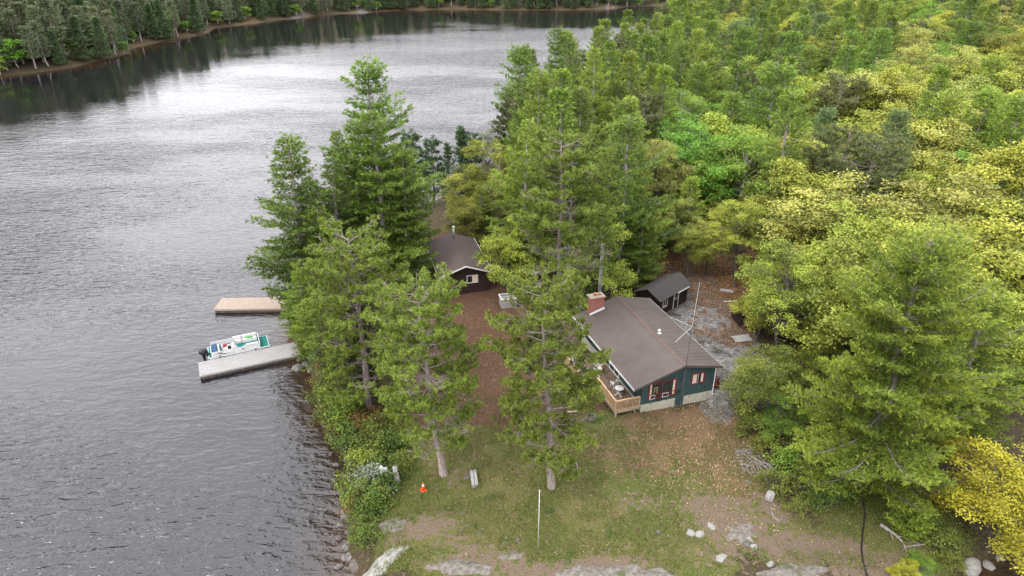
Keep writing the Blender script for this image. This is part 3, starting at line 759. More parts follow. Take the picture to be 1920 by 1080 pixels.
window(cab, 'window', 2.9, 4.1, .75, 1.6, 0, M['white'], 1, curtains=((3.55, 4.07),), fw=.06)
dk = bpy.data.objects.new('deck', None); COL.objects.link(dk); dk.parent = cab
m = MB(); x = -2.3
while x < -.08:
    m.box(x, x + .135, -.3, 7.0, -.12, -.08); x += .142
m.build('floor_boards', M['greywood'], dk)
m = MB()
for (p, q) in (((-2.3, -.28), (-2.3, 7.0)),):
    n = 14
    for z in (.25, .55, .88): m.beam((*p, z), (*q, z), .05, .08)
    for k in range(6): m.box(p[0] - .05, p[0] + .05, p[1] + (q[1] - p[1]) * k / 5 - .05, p[1] + (q[1] - p[1]) * k / 5 + .05, -1.6, .95)
m.build('railing', M['offwhite'], dk)
m = MB(); m.box(-2.5, -.3, 8.8, 8.86, -.4, 1.0); m.box(-2.5, -2.44, 7.2, 8.8, .9, 1.0); m.box(-2.5, -2.44, 7.2, 8.8, .4, .48); m.box(-.6, -.54, 7.2, 8.8, .9, 1.0)
m.build('white_screen', M['white'], dk)
# barbecue on the cabin deck
c_ = ROT(-1.5, 1.9, CA)
bb = thing('barbecue', 'dark barbecue grill standing on the grey deck of the brown cabin', 'barbecue', (cab.location.x + c_[0], cab.location.y + c_[1], 3.22), CA + R_(90))
m = MB(); m.box(-.4, .4, -.27, .27, .55, .80); m.build('firebox', M['black'], bb)
m = MB(); m.prism([(-.27, .801), (.27, .801), (.25, 1.0), (.1, 1.12), (-.1, 1.12), (-.25, 1.0)], 'x', -.4, .4); m.build('lid', M['black'], bb, bevel=.02)
for (x, y) in ((-.36, -.22), (.36, -.22), (-.36, .22), (.36, .22)):
    m = MB(); m.box(x - .025, x + .025, y - .025, y + .025, 0, .549); m.build('leg', M['greymetal'], bb)
m = MB(); m.box(-.75, -.405, -.22, .22, .76, .79); m.box(.405, .75, -.22, .22, .76, .79); m.build('side_shelf', M['greymetal'], bb)

# grey crate between cabin and pine
x, y, h = gp(952, 572)
ub = thing('wooden_bin', 'grey weathered wooden bin with sunken lid beside the brown cabin', 'bin', (x, y, h - .05), R_(14))
m = MB(); m.box(-.85, .85, -.7, -.64, 0, 1.15); m.box(-.85, .85, .64, .7, 0, 1.15); m.box(-.85, -.79, -.64, .64, 0, 1.15); m.box(.79, .85, -.64, .64, 0, 1.15)
for k in range(5): m.box(-.86, .86, -.715, -.701, .02 + k * .23, .2 + k * .23)
m.build('side_boards', M['greywood'], ub)
m = MB()
for k in range(5): m.box(-.78 + k * .315, -.49 + k * .315, -.63, .63, .88, .93)
m.build('lid', M['greywood'], ub)
m = MB(); m.box(-.93, .93, -.76, -.60, 1.151, 1.19); m.box(-.93, .93, .60, .76, 1.151, 1.19); m.box(-.93, -.75, -.60, .60, 1.151, 1.19); m.box(.75, .93, -.60, .60, 1.151, 1.19); m.build('rim', M['offwhite'], ub)

# ------------------------------------------------------------------ docks
def dock(name, x, y, rz, ln, wd_, mat, label, along):
    t = thing(name, label, 'dock', (x, y, .5), rz, 'wooden docks reaching into the lake')
    m = MB(); g = random.Random(int(ln * 10))
    if along:
        k = 0.0
        while k < wd_ - .1:
            m.box(.0, ln, k, k + .17, -.04, g.uniform(-.004, .006)); k += .195
    else:
        k = 0.0
        while k < ln:
            m.box(k, k + .17, -.02 + g.uniform(-.02, .02), wd_ + g.uniform(-.02, .02), -.04, g.uniform(0, .006)); k += .195
    m.build('deck_boards', mat, t)
    m = MB(); m.box(.02, ln, -.05, -.001, -.20, -.045); m.box(.02, ln, wd_ - .0, wd_ + .04, -.20, -.045); m.box(-.05, .0, 0, wd_, -.20, -.045); m.build('fascia_board', mat, t)
    m = MB(); m.box(.1, ln, .03, .1, -.55, -.201); m.box(.1, ln, wd_ - .1, wd_ - .03, -.55, -.201); m.box(.05, .12, .1, wd_ - .1, -.55, -.201)
    m.build('float_frame', M['barkdark'], t)
    for k in (0.6, ln * .5, ln - 1.2):
        for yy in (.5, wd_ - .5):
            c = MB(); c.box(k - .4, k + .4, yy - .35, yy + .35, -.75, -.202); c.build('float', M['dark'], t)
    for k in (.25, ln * .45):
        c = MB(); c.beam((k - .1, .12, .05), (k + .14, .12, .05), .03, .03); c.box(k - .03, k + .07, .1, .14, .0, .05); c.build('cleat', M['greymetal'], t)
d1x, d1y = at_h(375, 705, .5)
dock('dock', d1x, d1y, R_(24.5), 13.5, 2.75, M['dockgrey'], 'grey weathered dock with the pontoon boat tied alongside', True)
d2x, d2y = at_h(400.8, 580, .5)
dock('dock', d2x, d2y, R_(1.5), 10.5, 2.9, M['docktan'], 'tan wooden dock with crosswise boards, beyond the pontoon boat', False)

# ------------------------------------------------------------------ pontoon boat
c_ = ROT(1.0, 2.95, R_(24.5))
bt = thing('pontoon_boat', 'white pontoon boat with teal deck and black outboard tied to the grey dock', 'boat', (d1x + c_[0], d1y + c_[1], 0), R_(24.5))
BL, BW = 6.1, 2.45
for yy in (.35, BW - .35):
    m = MB(); m.tube([(.1, yy, .12), (4.9, yy, .12), (5.6, yy, .2), (6.0, yy, .36)], [.32, .32, .22, .04], 16); m.build('pontoon', M['steel'], bt, True)
m = MB(); m.box(0, BL, 0, BW, .46, .57); m.build('deck_frame', M['white'], bt, bevel=.015)
m = MB(); m.box(.06, BL - .06, .06, BW - .06, .571, .585); m.build('carpet', M['tealcarpet'], bt)
def panel(x0, x1, y0, y1, zt=1.08):
    m = MB(); m.box(x0, x1, y0, y1, .60, zt)
    if x1 - x0 > .3:
        n = max(1, round((x1 - x0) / .9))
    o = m.build('fence_panel', M['white'], bt, bevel=.008)
    r = MB(); r.box(x0 - .015, x1 + .015, y0 - .015, y1 + .015, zt + .002, zt + .04); r.build('top_rail', M['steel'], o)
    return o
pn = panel(.35, 2.45, .06, .09)
# dark swoosh on the near side panel
g = MB()
def swoosh(pts, wv):
    for i in range(len(pts) - 1):
        (x0, z0), (x1, z1) = pts[i], pts[i + 1]
        a, b_ = wv * math.sin(math.pi * (i + .2) / len(pts)), wv * math.sin(math.pi * (i + 1.2) / len(pts))
        g.add([(x0, .055, z0 - a), (x1, .055, z1 - b_), (x1, .055, z1 + b_), (x0, .055, z0 + a)], [(0, 1, 2, 3)])
swoosh([(.45 + i * .19, .80 + .10 * math.sin(i * .62)) for i in range(10)], .045)
swoosh([(.9 + i * .1, .98 + .07 * math.cos(i * .9)) for i in range(8)], .028)
swoosh([(.5 + i * .16, .68 + .02 * math.sin(i)) for i in range(11)], .014)
g.build('side_graphic', M['black'], pn)
panel(2.5, 3.15, .06, .09); pn = panel(3.75, 5.2, .06, .09)
gt = panel(3.17, 3.73, .05, .08, 1.05)
g = MB(); 
for k in range(6):
    a = k * 1.05; g.box(3.35 + k * .035, 3.40 + k * .035, .040, .046, .8 + .05 * math.sin(a), .9 + .05 * math.cos(a))
g.build('gate_emblem', M['black'], gt)
panel(.35, 5.2, BW - .09, BW - .06); panel(5.17, 5.2, .1, BW - .1); panel(.32, .35, .1, BW - .9)
# seats
def seat(name, x0, x1, y0, y1, back=None, mat=None):
    mat = mat or M['white']
    s_ = MB(); s_.box(x0, x1, y0, y1, .59, .86); o = s_.build(name, mat, bt, bevel=.03)
    s_ = MB(); s_.box(x0 + .02, x1 - .02, y0 + .02, y1 - .02, .862, .98); s_.build('cushion', M['offwhite'] if mat is M['white'] else mat, o, bevel=.04)
    if back:
        s_ = MB()
        if back == 'far': s_.box(x0, x1, y1 - .16, y1, .982, 1.32)
        elif back == 'near': s_.box(x0, x1, y0, y0 + .16, .982, 1.28)
        elif back == 'aft': s_.box(x0, x0 + .18, y0, y1, .982, 1.35)
        s_.build('back_cushion', M['white'], o, bevel=.05)
seat('bench_seat', 3.55, 5.05, BW - .72, BW - .11, 'far'); seat('bench_seat', 2.65, 3.5, BW - .66, BW - .11, 'far')
seat('bench_seat', 3.8, 5.05, .12, .68, 'near')
seat('sun_pad', .42, .95, .2, BW - .3, 'fore' if False else None, M['bluecarpet'])
seat('bench_seat', 1.0, 1.18, .2, BW - .4)
m = MB(); m.box(3.5, 5.1, 1.0, 1.25, .587, .60); m.build('floor_mat', M['greymetal'], bt)
co_ = MB(); co_.prism([(.59, .0), (.59, 0), (.59, 0)], 'x', 0, 0) if False else None
m = MB(); m.prism([(2.35, .59), (2.95, .59), (2.9, 1.25), (2.6, 1.42), (2.35, 1.3)], 'y', .2, .95); cns = m.build('console', M['white'], bt, bevel=.03)
m = MB(); m.add([(2.85, .22, 1.3), (2.85, .93, 1.3), (2.7, .88, 1.68), (2.7, .27, 1.68), (2.86, .22, 1.3), (2.86, .93, 1.3), (2.715, .88, 1.68), (2.715, .27, 1.68)], [(0, 1, 2, 3), (7, 6, 5, 4), (2, 6, 7, 3), (0, 3, 7, 4), (1, 5, 6, 2)]); m.build('windscreen', M['glass'], cns)
m = MB(); pts = [(2.30, .57 + .18 * math.cos(a), 1.36 + .18 * math.sin(a)) for a in [i * math.pi / 8 for i in range(17)]]; m.tube(pts, .018, 6, False); m.tube([(2.30, .57, 1.36), (2.42, .57, 1.3)], .02, 6); m.build('steering_wheel', M['black'], cns)
m = MB(); m.tube([(1.75, .6, .58), (1.75, .6, .95)], .06, 10); m.box(1.5, 2.0, .35, .85, .951, 1.07); m.build('helm_seat', M['offwhite'], bt, bevel=.02)
m = MB(); m.box(1.42, 1.54, .35, .85, 1.071, 1.5); m.build('helm_backrest', M['offwhite'], bt, bevel=.03)
m = MB(); m.prism([(2.0, 1.3), (2.12, 1.3), (2.12, 1.9), (2.0, 1.9)], 'z', .99, 1.0) if False else m.box(2.55, 3.3, 1.55, 1.6, .9, .95); m.build('grab_rail', M['steel'], bt)
# things lying in the boat
jk = thing('life_jacket', 'red life jacket slumped near the helm seat of the pontoon boat', 'life jacket'); 
def in_boat(x, y, z):
    c_ = ROT(x, y, R_(24.5)); return (bt.location.x + c_[0], bt.location.y + c_[1], z)
jk.location = in_boat(1.72, 1.25, .585); jk.rotation_euler = (0, 0, R_(40))
m = MB(); m.ell((-.14, 0, .2), (.13, .24, .22), 12, 8, .12, 1); m.ell((.15, .03, .22), (.13, .25, .24), 12, 8, .12, 2); m.ell((0, .2, .36), (.2, .1, .12), 10, 6, .12, 3); m.build('foam_shell', M['redcloth'], jk, True)
m = MB(); m.beam((-.22, -.05, .43), (.25, -.02, .46), .05, .02); m.build('strap', M['black'], jk)
cl = thing('cooler', 'small dark cooler on the deck of the pontoon boat behind the console', 'cooler', in_boat(2.15, 1.35, .585), R_(30))
m = MB(); m.box(-.28, .28, -.18, .18, 0, .3); m.build('tub', M['black'], cl, bevel=.02)
m = MB(); m.box(-.29, .29, -.19, .19, .302, .37); m.build('lid', M['greymetal'], cl, bevel=.02)
gc = thing('folded_towel', 'green crumpled towel lying on the bow bench of the pontoon boat', 'towel', in_boat(4.25, BW - .45, .985), R_(20))
m = MB()
for k in range(4): m.ell((-.25 + k * .16, .05 * (-1) ** k, .05), (.16, .10, .06), 10, 6, .2, k)
m.build('cloth', M['greencloth'], gc, True)
for (xa, ya) in ((1.0, 0), (4.6, 0)):          # mooring ropes
    p_, q_ = (xa, .1, .62), (xa + .3, -.45, .56)
    m = MB(); m.tube([p_, ((p_[0] + q_[0]) / 2, -.12, .52), q_], .022, 6); m.build('mooring_rope', M['offwhite'], bt)
    m = MB(); m.tube([(xa + .1, -.06, .28), (xa + .1, -.06, .62)], .09, 10); m.build('fender', M['black'], bt, True)
# outboard
ob = bpy.data.objects.new('outboard_motor', None); COL.objects.link(ob); ob.parent = bt
m = MB(); m.ell((-.42, .85, 1.02), (.46, .33, .38), 18, 12); m.build('cowling', M['black'], ob, True)
m = MB(); m.prism([(-.62, .85), (-.25, .85), (-.32, -.3), (-.5, -.3)], 'y', .76, .94); m.build('midsection', M['black'], ob, bevel=.02)
m = MB(); m.box(-.2, .05, .62, 1.08, .5, .95); m.build('bracket', M['black'], ob)
m = MB(); m.tube([(-.1, .85, 1.0), (.1, .75, .75), (.3, .7, .62)], .03, 6); m.build('cable', M['hose'], ob)
# ------------------------------------------------------------------ small things on the lawn
def cone(px, py, label, sc_=.88):
    x, y, h = gp(px, py)
    t = thing('traffic_cone', label, 'traffic cone', (x, y, h), R_(20), 'orange cones on the lawn'); t.scale = (sc_,) * 3
    m = MB(); m.box(-.24, .24, -.24, .24, 0, .05); m.build('base', M['orange'], t, bevel=.01)
    m = MB(); m.tube([(0, 0, .05), (0, 0, .82)], [.19, .045], 18); m.build('body', M['orange'], t, True)
    m = MB(); m.tube([(0, 0, .52), (0, 0, .68)], [.122, .085], 18, False); m.build('collar', M['white'], t, True)
cone(794, 919, 'orange traffic cone with white collar on open lawn near the grey post')
cone(768, 752, 'small orange cone half hidden under the pine branches above the lawn', .75)
# post with white lamp fixture
x, y, h = gp(746, 909)
t = thing('mooring_post', 'thick weathered grey post leaning at the lawn edge by the bank shrubs', 'post', (x, y, h), 0)
m = MB(); m.tube([(0, 0, -.2), (-.05, .02, .8), (-.10, .04, 1.65)], [.25, .22, .20], 14); m.build('shaft', M['greywood'], t, True)
m = MB(); m.tube([(-.10, .04, 1.652), (-.104, .04, 1.75)], [.215, .19], 14); m.build('cap', M['greymetal'], t, True)
m = MB(); m.tube([(-.25, 0, 1.05), (-.75, .1, 1.35)], .03, 6); br_ = m.build('arm', M['white'], t)
m = MB(); m.box(-1.15, -.72, -.06, .22, 1.28, 1.62); m.build('white_box', M['steel'], t, bevel=.02)
m = MB(); m.tube([(-1.12, .08, 1.62), (-1.3, .12, 1.75)], [.13, .15], 12); m.build('lamp_head', M['white'], t)
# bench
x, y, h = gp(889, 905)
t = thing('garden_bench', 'small weathered plank bench in a dark green grass patch between pines', 'bench', (x, y, h), R_(8))
for k, xx in enumerate((-.24, .03)):
    m = MB(); m.box(xx, xx + .22, -.75, .95, .42, .47); m.build('seat_plank', M['greywood'], t)
for yy in (-.55, .7):
    m = MB(); m.box(-.2, .2, yy, yy + .08, 0, .419); m.build('leg', M['greywood'], t)
m = MB(); m.beam((-.3, .7, .05), (-.14, .85, .42), .04, .04); m.build('brace', M['greywood'], t)
# flagpole
x, y, h = gp(1009, 1031)
t = thing('flagpole', 'slender bare white flagpole standing on the lawn between the ledges', 'flagpole', (x, y, h))
x2, y2 = (x - .02, y)
m = MB(); m.tube([(0, 0, -.1), (0, 0, 5.3)], [.036, .026], 12); m.build('pole', M['offwhite'], t, True)
m = MB(); m.ell((0, 0, 5.34), (.055, .055, .055), 10, 8); m.build('finial', M['offwhite'], t, True)
m = MB(); m.beam((.05, -.03, 1.2), (.05, .03, 1.2), .02, .12); m.build('rope_cleat', M['steel'], t)
# black water hose (draped)
def ground_tube(name, pix, r, mat, label, cat, n=5, lift=.03):
    P = []
    for i in range(len(pix) - 1):
        for k in range(n):
            a = k / n; P.append((pix[i][0] * (1 - a) + pix[i + 1][0] * a, pix[i][1] * (1 - a) + pix[i + 1][1] * a))
    P.append(pix[-1])
    W = [gp(*p) for p in P]
    m = MB(); m.tube([(a, b, c + lift) for a, b, c in W], r, 8)
    return tag(m.build(name, mat, None, True), label, cat)
ground_tube('water_hose', [(1606, 900), (1618, 935), (1622, 965), (1617, 1000), (1615, 1030), (1618, 1055), (1625, 1078), (1632, 1100)], .06, M['hose'], 'black hose snaking down the slope from the big white pine', 'hose')
# coiled hose on the lawn
x, y, h = gp(1108, 786)
m = MB(); pts = []
for i in range(90):
    a = i * .35; r = .42 - .03 * math.sin(i * .9); pts.append((x + r * math.cos(a), y + r * math.sin(a) * .9, h + .05 + i * .0022))
m.tube(pts, .022, 6); tag(m.build('garden_hose', M['rock'], None, True), 'coiled grey hose on the grass below the deck corner', 'hose')
# branch pile
def twig_pile(name, px, py, n, r, hgt, mat, label, cat, seed=1, ln=1.4):
    x, y, h = gp(px, py); g = random.Random(seed); m = MB()
    for i in range(n):
        a = g.uniform(0, 6.28); rr = r * math.sqrt(g.random()); b = g.uniform(0, 6.28); l = ln * g.uniform(.4, 1.1)
        cx_, cy_ = x + rr * math.cos(a), y + rr * math.sin(a); z = h + g.random() * hgt * (1 - rr / r * .7)
        dx, dy, dz = l * math.cos(b) / 2, l * math.sin(b) / 2, g.uniform(-.12, .12) * l
        w_ = g.uniform(-.1, .1)
        m.tube([(cx_ - dx, cy_ - dy, max(z - dz, h + .02)), (cx_ + w_, cy_ - w_, z + .03), (cx_ + dx, cy_ + dy, max(z + dz, h + .02))], [g.uniform(.015, .04), .02, .008], 5, False)
    return tag(m.build(name, mat), label, cat)
twig_pile('brush_pile', 688, 772, 170, 1.9, .7, M['barkdark'], 'heap of cut dark branches on the bank under the pines', 'brush pile', 3, 1.8)
twig_pile('brush_pile', 1412, 868, 60, 1.5, .5, M['barkgrey'], 'loose grey brush pile at the forest edge beside the lawn', 'brush pile', 5, 1.6)
def log(px, py, qx, qy, r, mat, label, forks=2, seed=0, name='fallen_branch', cat='branch', z=.1):
    a, b_ = gp(px, py), gp(qx, qy); g = random.Random(seed)
    p, q = Vector(a) + Vector((0, 0, z)), Vector(b_) + Vector((0, 0, z)); d = q - p
    m = MB(); s_ = d.cross(Vector((0, 0, 1))).normalized()
    P = [p + d * t + s_ * (d.length * .07 * math.sin(t * 5 + seed)) for t in (0, .25, .5, .75, 1)]
    m.tube(P, [r, r * .85, r * .65, r * .4, r * .15], 8)
    for k in range(forks):
        t = .3 + .25 * k; b2 = p + d * t + s_ * (d.length * .07 * math.sin(t * 5 + seed)); sg = (-1) ** k
        m.tube([b2, b2 + d * .12 + s_ * sg * d.length * .12 + Vector((0, 0, .1)), b2 + d * .3 + s_ * sg * d.length * .22], [r * .45, r * .3, r * .1], 6)
    return tag(m.build(name, mat, None, True), label, cat)
log(1652, 984, 1702, 1030, .14, M['barkgrey'], 'pale forked fallen branch lying on the slope beside the young pine', 3, 2)
log(1738, 1015, 1692, 1036, .07, M['barkgrey'], 'thin grey fallen stick crossing below the young pine', 2, 4)
log(1540, 958, 1566, 936, .06, M['barkgrey'], 'grey broken stick at the edge of the big white pine boughs', 1, 5)
log(1446, 962, 1462, 985, .04, M['barkpale'], 'small pale stick on the bare dirt near the stump', 2, 6)
log(1420, 862, 1442, 890, .05, M['barkpale'], 'bleached branch at the foot of the grey brush pile', 2, 8)
log(1082, 870, 1076, 905, .05, M['barkgrey'], 'dead grey branch hanging to the grass right of the middle red pine', 3, 9)
x, y, h = gp(1443, 935)
t = thing('tree_stump', 'grey cut tree stump on the dirt at the forest edge', 'stump', (x, y, h))
m = MB(); m.tube([(0, 0, -.1), (0, 0, .15), (.02, 0, .55)], [.42, .33, .29], 14); m.build('bark_ring', M['barkgrey'], t, True)
m = MB(); m.tube([(.02, 0, .551), (.02, 0, .57)], .27, 14); m.build('cut_face', M['palerock'], t)
# planks and boards by the wood shelter
def boards(px, py, n, ln, w_, rz, label, mat=None, z=.1, tilt=0, name='board_stack', cat='boards'):
    x, y, h = gp(px, py)
    t = thing(name, label, cat, (x, y, h + z), rz)
    t.rotation_euler = (tilt, 0, rz)
    for k in range(n):
        m = MB(); m.box(-ln / 2, ln / 2, k * (w_ + .02), k * (w_ + .02) + w_, 0, .045); m.build('plank', mat or M['greywood'], t)
boards(1395, 642, 4, 1.9, .24, R_(12), 'grey plank ramp leaning at the foot of the dark wood shelter', tilt=R_(8))
boards(1362, 549, 3, 1.5, .22, R_(-18), 'pale stack of boards lying on brown leaves under the oak')
boards(1370, 567, 1, 1.7, .09, R_(3), 'single thin white stick-like board on the brown leaves', M['white'])
boards(1075, 775, 1, 1.0, .2, R_(5), 'short plank on the grass near the deck post', M['tanwood'])
x, y, h = gp(1392, 616)
sh = thing('wood_shelter', 'low dark wood shelter half hidden under the yellow oak', 'shelter', (x + 1.0, y + .2, h), R_(10))
m = MB(); m.prism([(-.1, 1.75), (2.3, 1.45), (2.3, 1.39), (-.1, 1.69)], 'x', -1.3, 1.9); m.build('roof', M['deckwood'], sh)
m = MB(); m.box(-1.2, -1.14, .05, 2.2, -.1, 1.68 - .3); m.box(-1.2, 1.8, 2.2, 2.26, -.1, 1.38); m.box(1.74, 1.8, .05, 2.2, -.1, 1.38); m.build('wall', M['darklog'], sh)
for xx in (-1.16, 1.7):
    m = MB(); m.box(xx, xx + .09, .0, .09, -.1, 1.68); m.build('post', M['darklog'], sh)
m = MB(); g = random.Random(4)
for k in range(26):
    zz = .1 + (k // 9) * .26; yy = .3 + (k % 9) * .2
    m.tube([(-.9, yy, zz), (-.3 + g.uniform(-.05, .05), yy, zz)], .11, 8)
m.build('firewood', M['barkred'], sh)
# white cabin steps trim
x, y, h = gp(875, 549)
boards(878, 549, 1, 2.2, .3, R_(16), 'pale plank step lying against the brown cabin wall', M['offwhite'], z=.05)

# ------------------------------------------------------------------ rocks
def rock_mesh(seed, flat=.6):
    g = np.random.default_rng(seed)
    import bmesh
    bm = bmesh.new(); bmesh.ops.create_icosphere(bm, subdivisions=3, radius=1.0)
    ax = g.normal(size=(9, 3)); ax /= np.linalg.norm(ax, axis=1)[:, None]; off = g.uniform(.55, .95, 9)
    for v in bm.verts:
        p = np.array(v.co)
        for a_, o in zip(ax, off):
            dd = p @ a_ - o
            if dd > 0: p = p - a_ * dd * .85
        p *= 1 + .05 * math.sin(5 * p[0] + seed) + .04 * math.sin(7 * p[1] + 2 * seed) + .03 * math.sin(9 * p[2])
        v.co = (p[0], p[1] * .8, p[2] * flat)
    me = bpy.data.meshes.new('boulder'); bm.to_mesh(me); bm.free()
    me.polygons.foreach_set('use_smooth', [True] * len(me.polygons))
    return me
ROCKS = [rock_mesh(s) for s in range(6)]
def rock(px, py, r, mat, label, group=None, seed=0, name='boulder', sink=.3, z=None, sc=(1, 1, 1)):
    x, y, h = gp(px, py) if z is None else (*at_h(px, py, z), z)
    me = ROCKS[seed % 6]
    if len(me.materials) == 0: me.materials.append(M['rock'])
    o = bpy.data.objects.new(name, me); COL.objects.link(o)
    o.location = (x, y, h - r * .6 * sink + .05); o.scale = (r * sc[0], r * sc[1], r * sc[2]); o.rotation_euler = (0, 0, seed * 1.7)
    o.material_slots[0].link = 'OBJECT'; o.material_slots[0].material = mat
    return tag(o, label, 'rock', group)
rock(1294, 1000, .42, M['whitestone'], 'left one of two pale rounded rocks side by side on the lawn', seed=1)
rock(1313, 1002, .42, M['whitestone'], 'right one of two pale rounded rocks side by side on the lawn', seed=2)
rock(1334, 987, .5, M['palerock'], 'flat grey-pink rock just above the pair of pale rocks', seed=3, sc=(1, .7, .5))
rock(1352, 1046, .52, M['palerock'], 'flat pale green-grey stone set in the grass below the rock pair', seed=4, sc=(1, .8, .5))
rock(1414, 1026, .33, M['whitestone'], 'small white stone on the pinkish dirt', seed=0)
rock(1406, 1012, .3, M['palerock'], 'little pale stone just up the slope from the white stone on dirt', seed=5)
rock(1445, 1058, .32, M['whitestone'], 'isolated angular white stone on the dirt bank near the frame bottom', seed=2)
rock(1400, 1022, .28, M['rock'], 'small grey stone left of the white stone on dirt', seed=3)
rock(1234, 998, .2, M['rock'], 'tiny grey stone in dry grass left of the rock pair', seed=3)
rock(970, 1013, .22, M['rock'], 'tiny grey stone in the grass beside the flagpole', seed=1)
rock(1450, 880, .35, M['rock'], 'grey stone half under the forest edge leaves', seed=4, sc=(1, .7, .6))
rock(1404, 903, .3, M['rock'], 'mossy small stone on the grass left of the stump', seed=5, sc=(1, .7, .5))
rock(670, 719, .75, M['palerock'], 'pale flat boulder on the bank above the brush pile', seed=1, sc=(1, .7, .6))
rock(592, 664, .7, M['rock'], 'light boulder at the shore beside the grey dock', seed=2)
rock(876, 896, .3, M['pinkrock'], 'small pinkish stone on the lawn behind the plank bench', seed=2, sc=(1, .8, .4))
rock(1822, 1064, 1.0, M['whitestone'], 'largest of the pale boulders at the waterline below the golden maple', seed=2, sink=.1)
rock(1852, 1062, .55, M['whitestone'], 'small pale boulder right of the largest one below the golden maple', seed=3, sink=.1)
rock(1728, 1080, .9, M['palerock'], 'grey-white boulder at the frame bottom left of the golden maple', seed=4)
rock(1872, 1046, .45, M['palerock'], 'pale stone peeking through the golden maple leaves', seed=1, sink=.1)
rock(556, 690, .8, M['rock'], 'dark boulder in the water just below the grey dock', seed=1, z=.0)
g = random.Random(11)
for i, (px, py, r) in enumerate([(655, 1000, .4), (650, 1025, .5), (662, 1042, .7), (672, 1060, .9), (690, 1075, .8), (645, 960, .35), (656, 940, .4), (648, 968, .45), (664, 915, .4), (668, 895, .45), (664, 868, .6), (655, 862, .45), (668, 882, .4), (640, 838, .35), (622, 820, .4), (612, 800, .35), (606, 782, .3), (600, 750, .35),
                                  (582, 695, .5), (571, 682, .55), (640, 985, .3), (637, 1010, .35), (630, 872, .3), (621, 852, .25), (604, 735, .3), (648, 1045, .4), (636, 1062, .35), (563, 674, .5)]):
    rock(px + g.uniform(-2, 2), py, r, M['rock'] if i % 3 else M['barkdark'], 'dark wet boulder along the near left shoreline, one of a scattered row', 'dark boulders along the near left shoreline', i, z=.05)
# ledges: low mounds of bare rock
def ledge(px, py, rx, ry, rz, mat, label, seed, hh=.3):
    x, y, h = gp(px, py)
    n = 28; g = np.random.default_rng(seed)
    X, Y = np.meshgrid(np.linspace(-1, 1, n), np.linspace(-1, 1, n))
    ang = np.arctan2(Y, X); rr = np.sqrt(X ** 2 + Y ** 2)
    lim = .82 + .12 * np.sin(2 * ang + seed) + .08 * np.sin(5 * ang + 2 * seed)
    prof = np.clip(1 - (rr / lim) ** 2, -.7, 1)
    c, s_ = math.cos(rz), math.sin(rz)
    wx_ = x + X * rx * c - Y * ry * s_; wy_ = y + X * rx * s_ + Y * ry * c
    z = height(wx_, wy_) + hh * prof + (fbm(wx_ * 1.6 + seed, wy_ * 1.6, 4) - .5) * .35 * (prof > -.2)
    m_ = grid_mesh('rock_ledge', wx_, wy_, z)
    o = link('rock_ledge', m_, None, mat)
    return tag(o, label, 'rock ledge')
ledge(712, 1062, 2.2, .9, R_(35), M['palerock'], 'pale grey sloping slab of rock beside the shore at the frame bottom', 1, .25)
ledge(1130, 1075, 3.2, .9, R_(2), M['pinkrock'], 'pinkish bare ledge below the flagpole, right of it', 2, .2)
ledge(870, 1066, 2.7, .7, R_(-4), M['pinkrock'], 'pinkish ledge at the frame bottom left of the flagpole', 3, .15)
ledge(1225, 1085, 2.2, .8, R_(5), M['pinkrock'], 'grey-pink ledge at the frame bottom below the rock pair', 4, .2)
ledge(960, 1043, 1.5, .3, R_(3), M['pinkrock'], 'narrow pale ledge strip just behind the flagpole foot', 5, .1)
ledge(1490, 1075, 3.0, .8, R_(5), M['pinkrock'], 'broken grey ledge at the frame bottom under the dirt bank', 6, .2)
ledge(1344, 745, 1.5, 1.6, R_(20), M['rock'], 'grey rock outcrop beside the red side porch', 7, .5)
ledge(1320, 600, 3.0, 3.8, R_(15), M['rock'], 'wide grey rock outcrop behind the cottage near the shed', 8, .10)
ledge(1368, 668, 3.2, 3.2, R_(15), M['rock'], 'grey fissured rock outcrop right of the cottage roof', 9, .12)
ledge(735, 985, 1.2, .8, R_(15), M['pinkrock'], 'small pinkish rock patch near the shrubs on the lawn', 10, .15)
ledge(1385, 1000, 1.6, .9, R_(15), M['pinkrock'], 'low pinkish rock ridge by the small white stones', 12, .12)
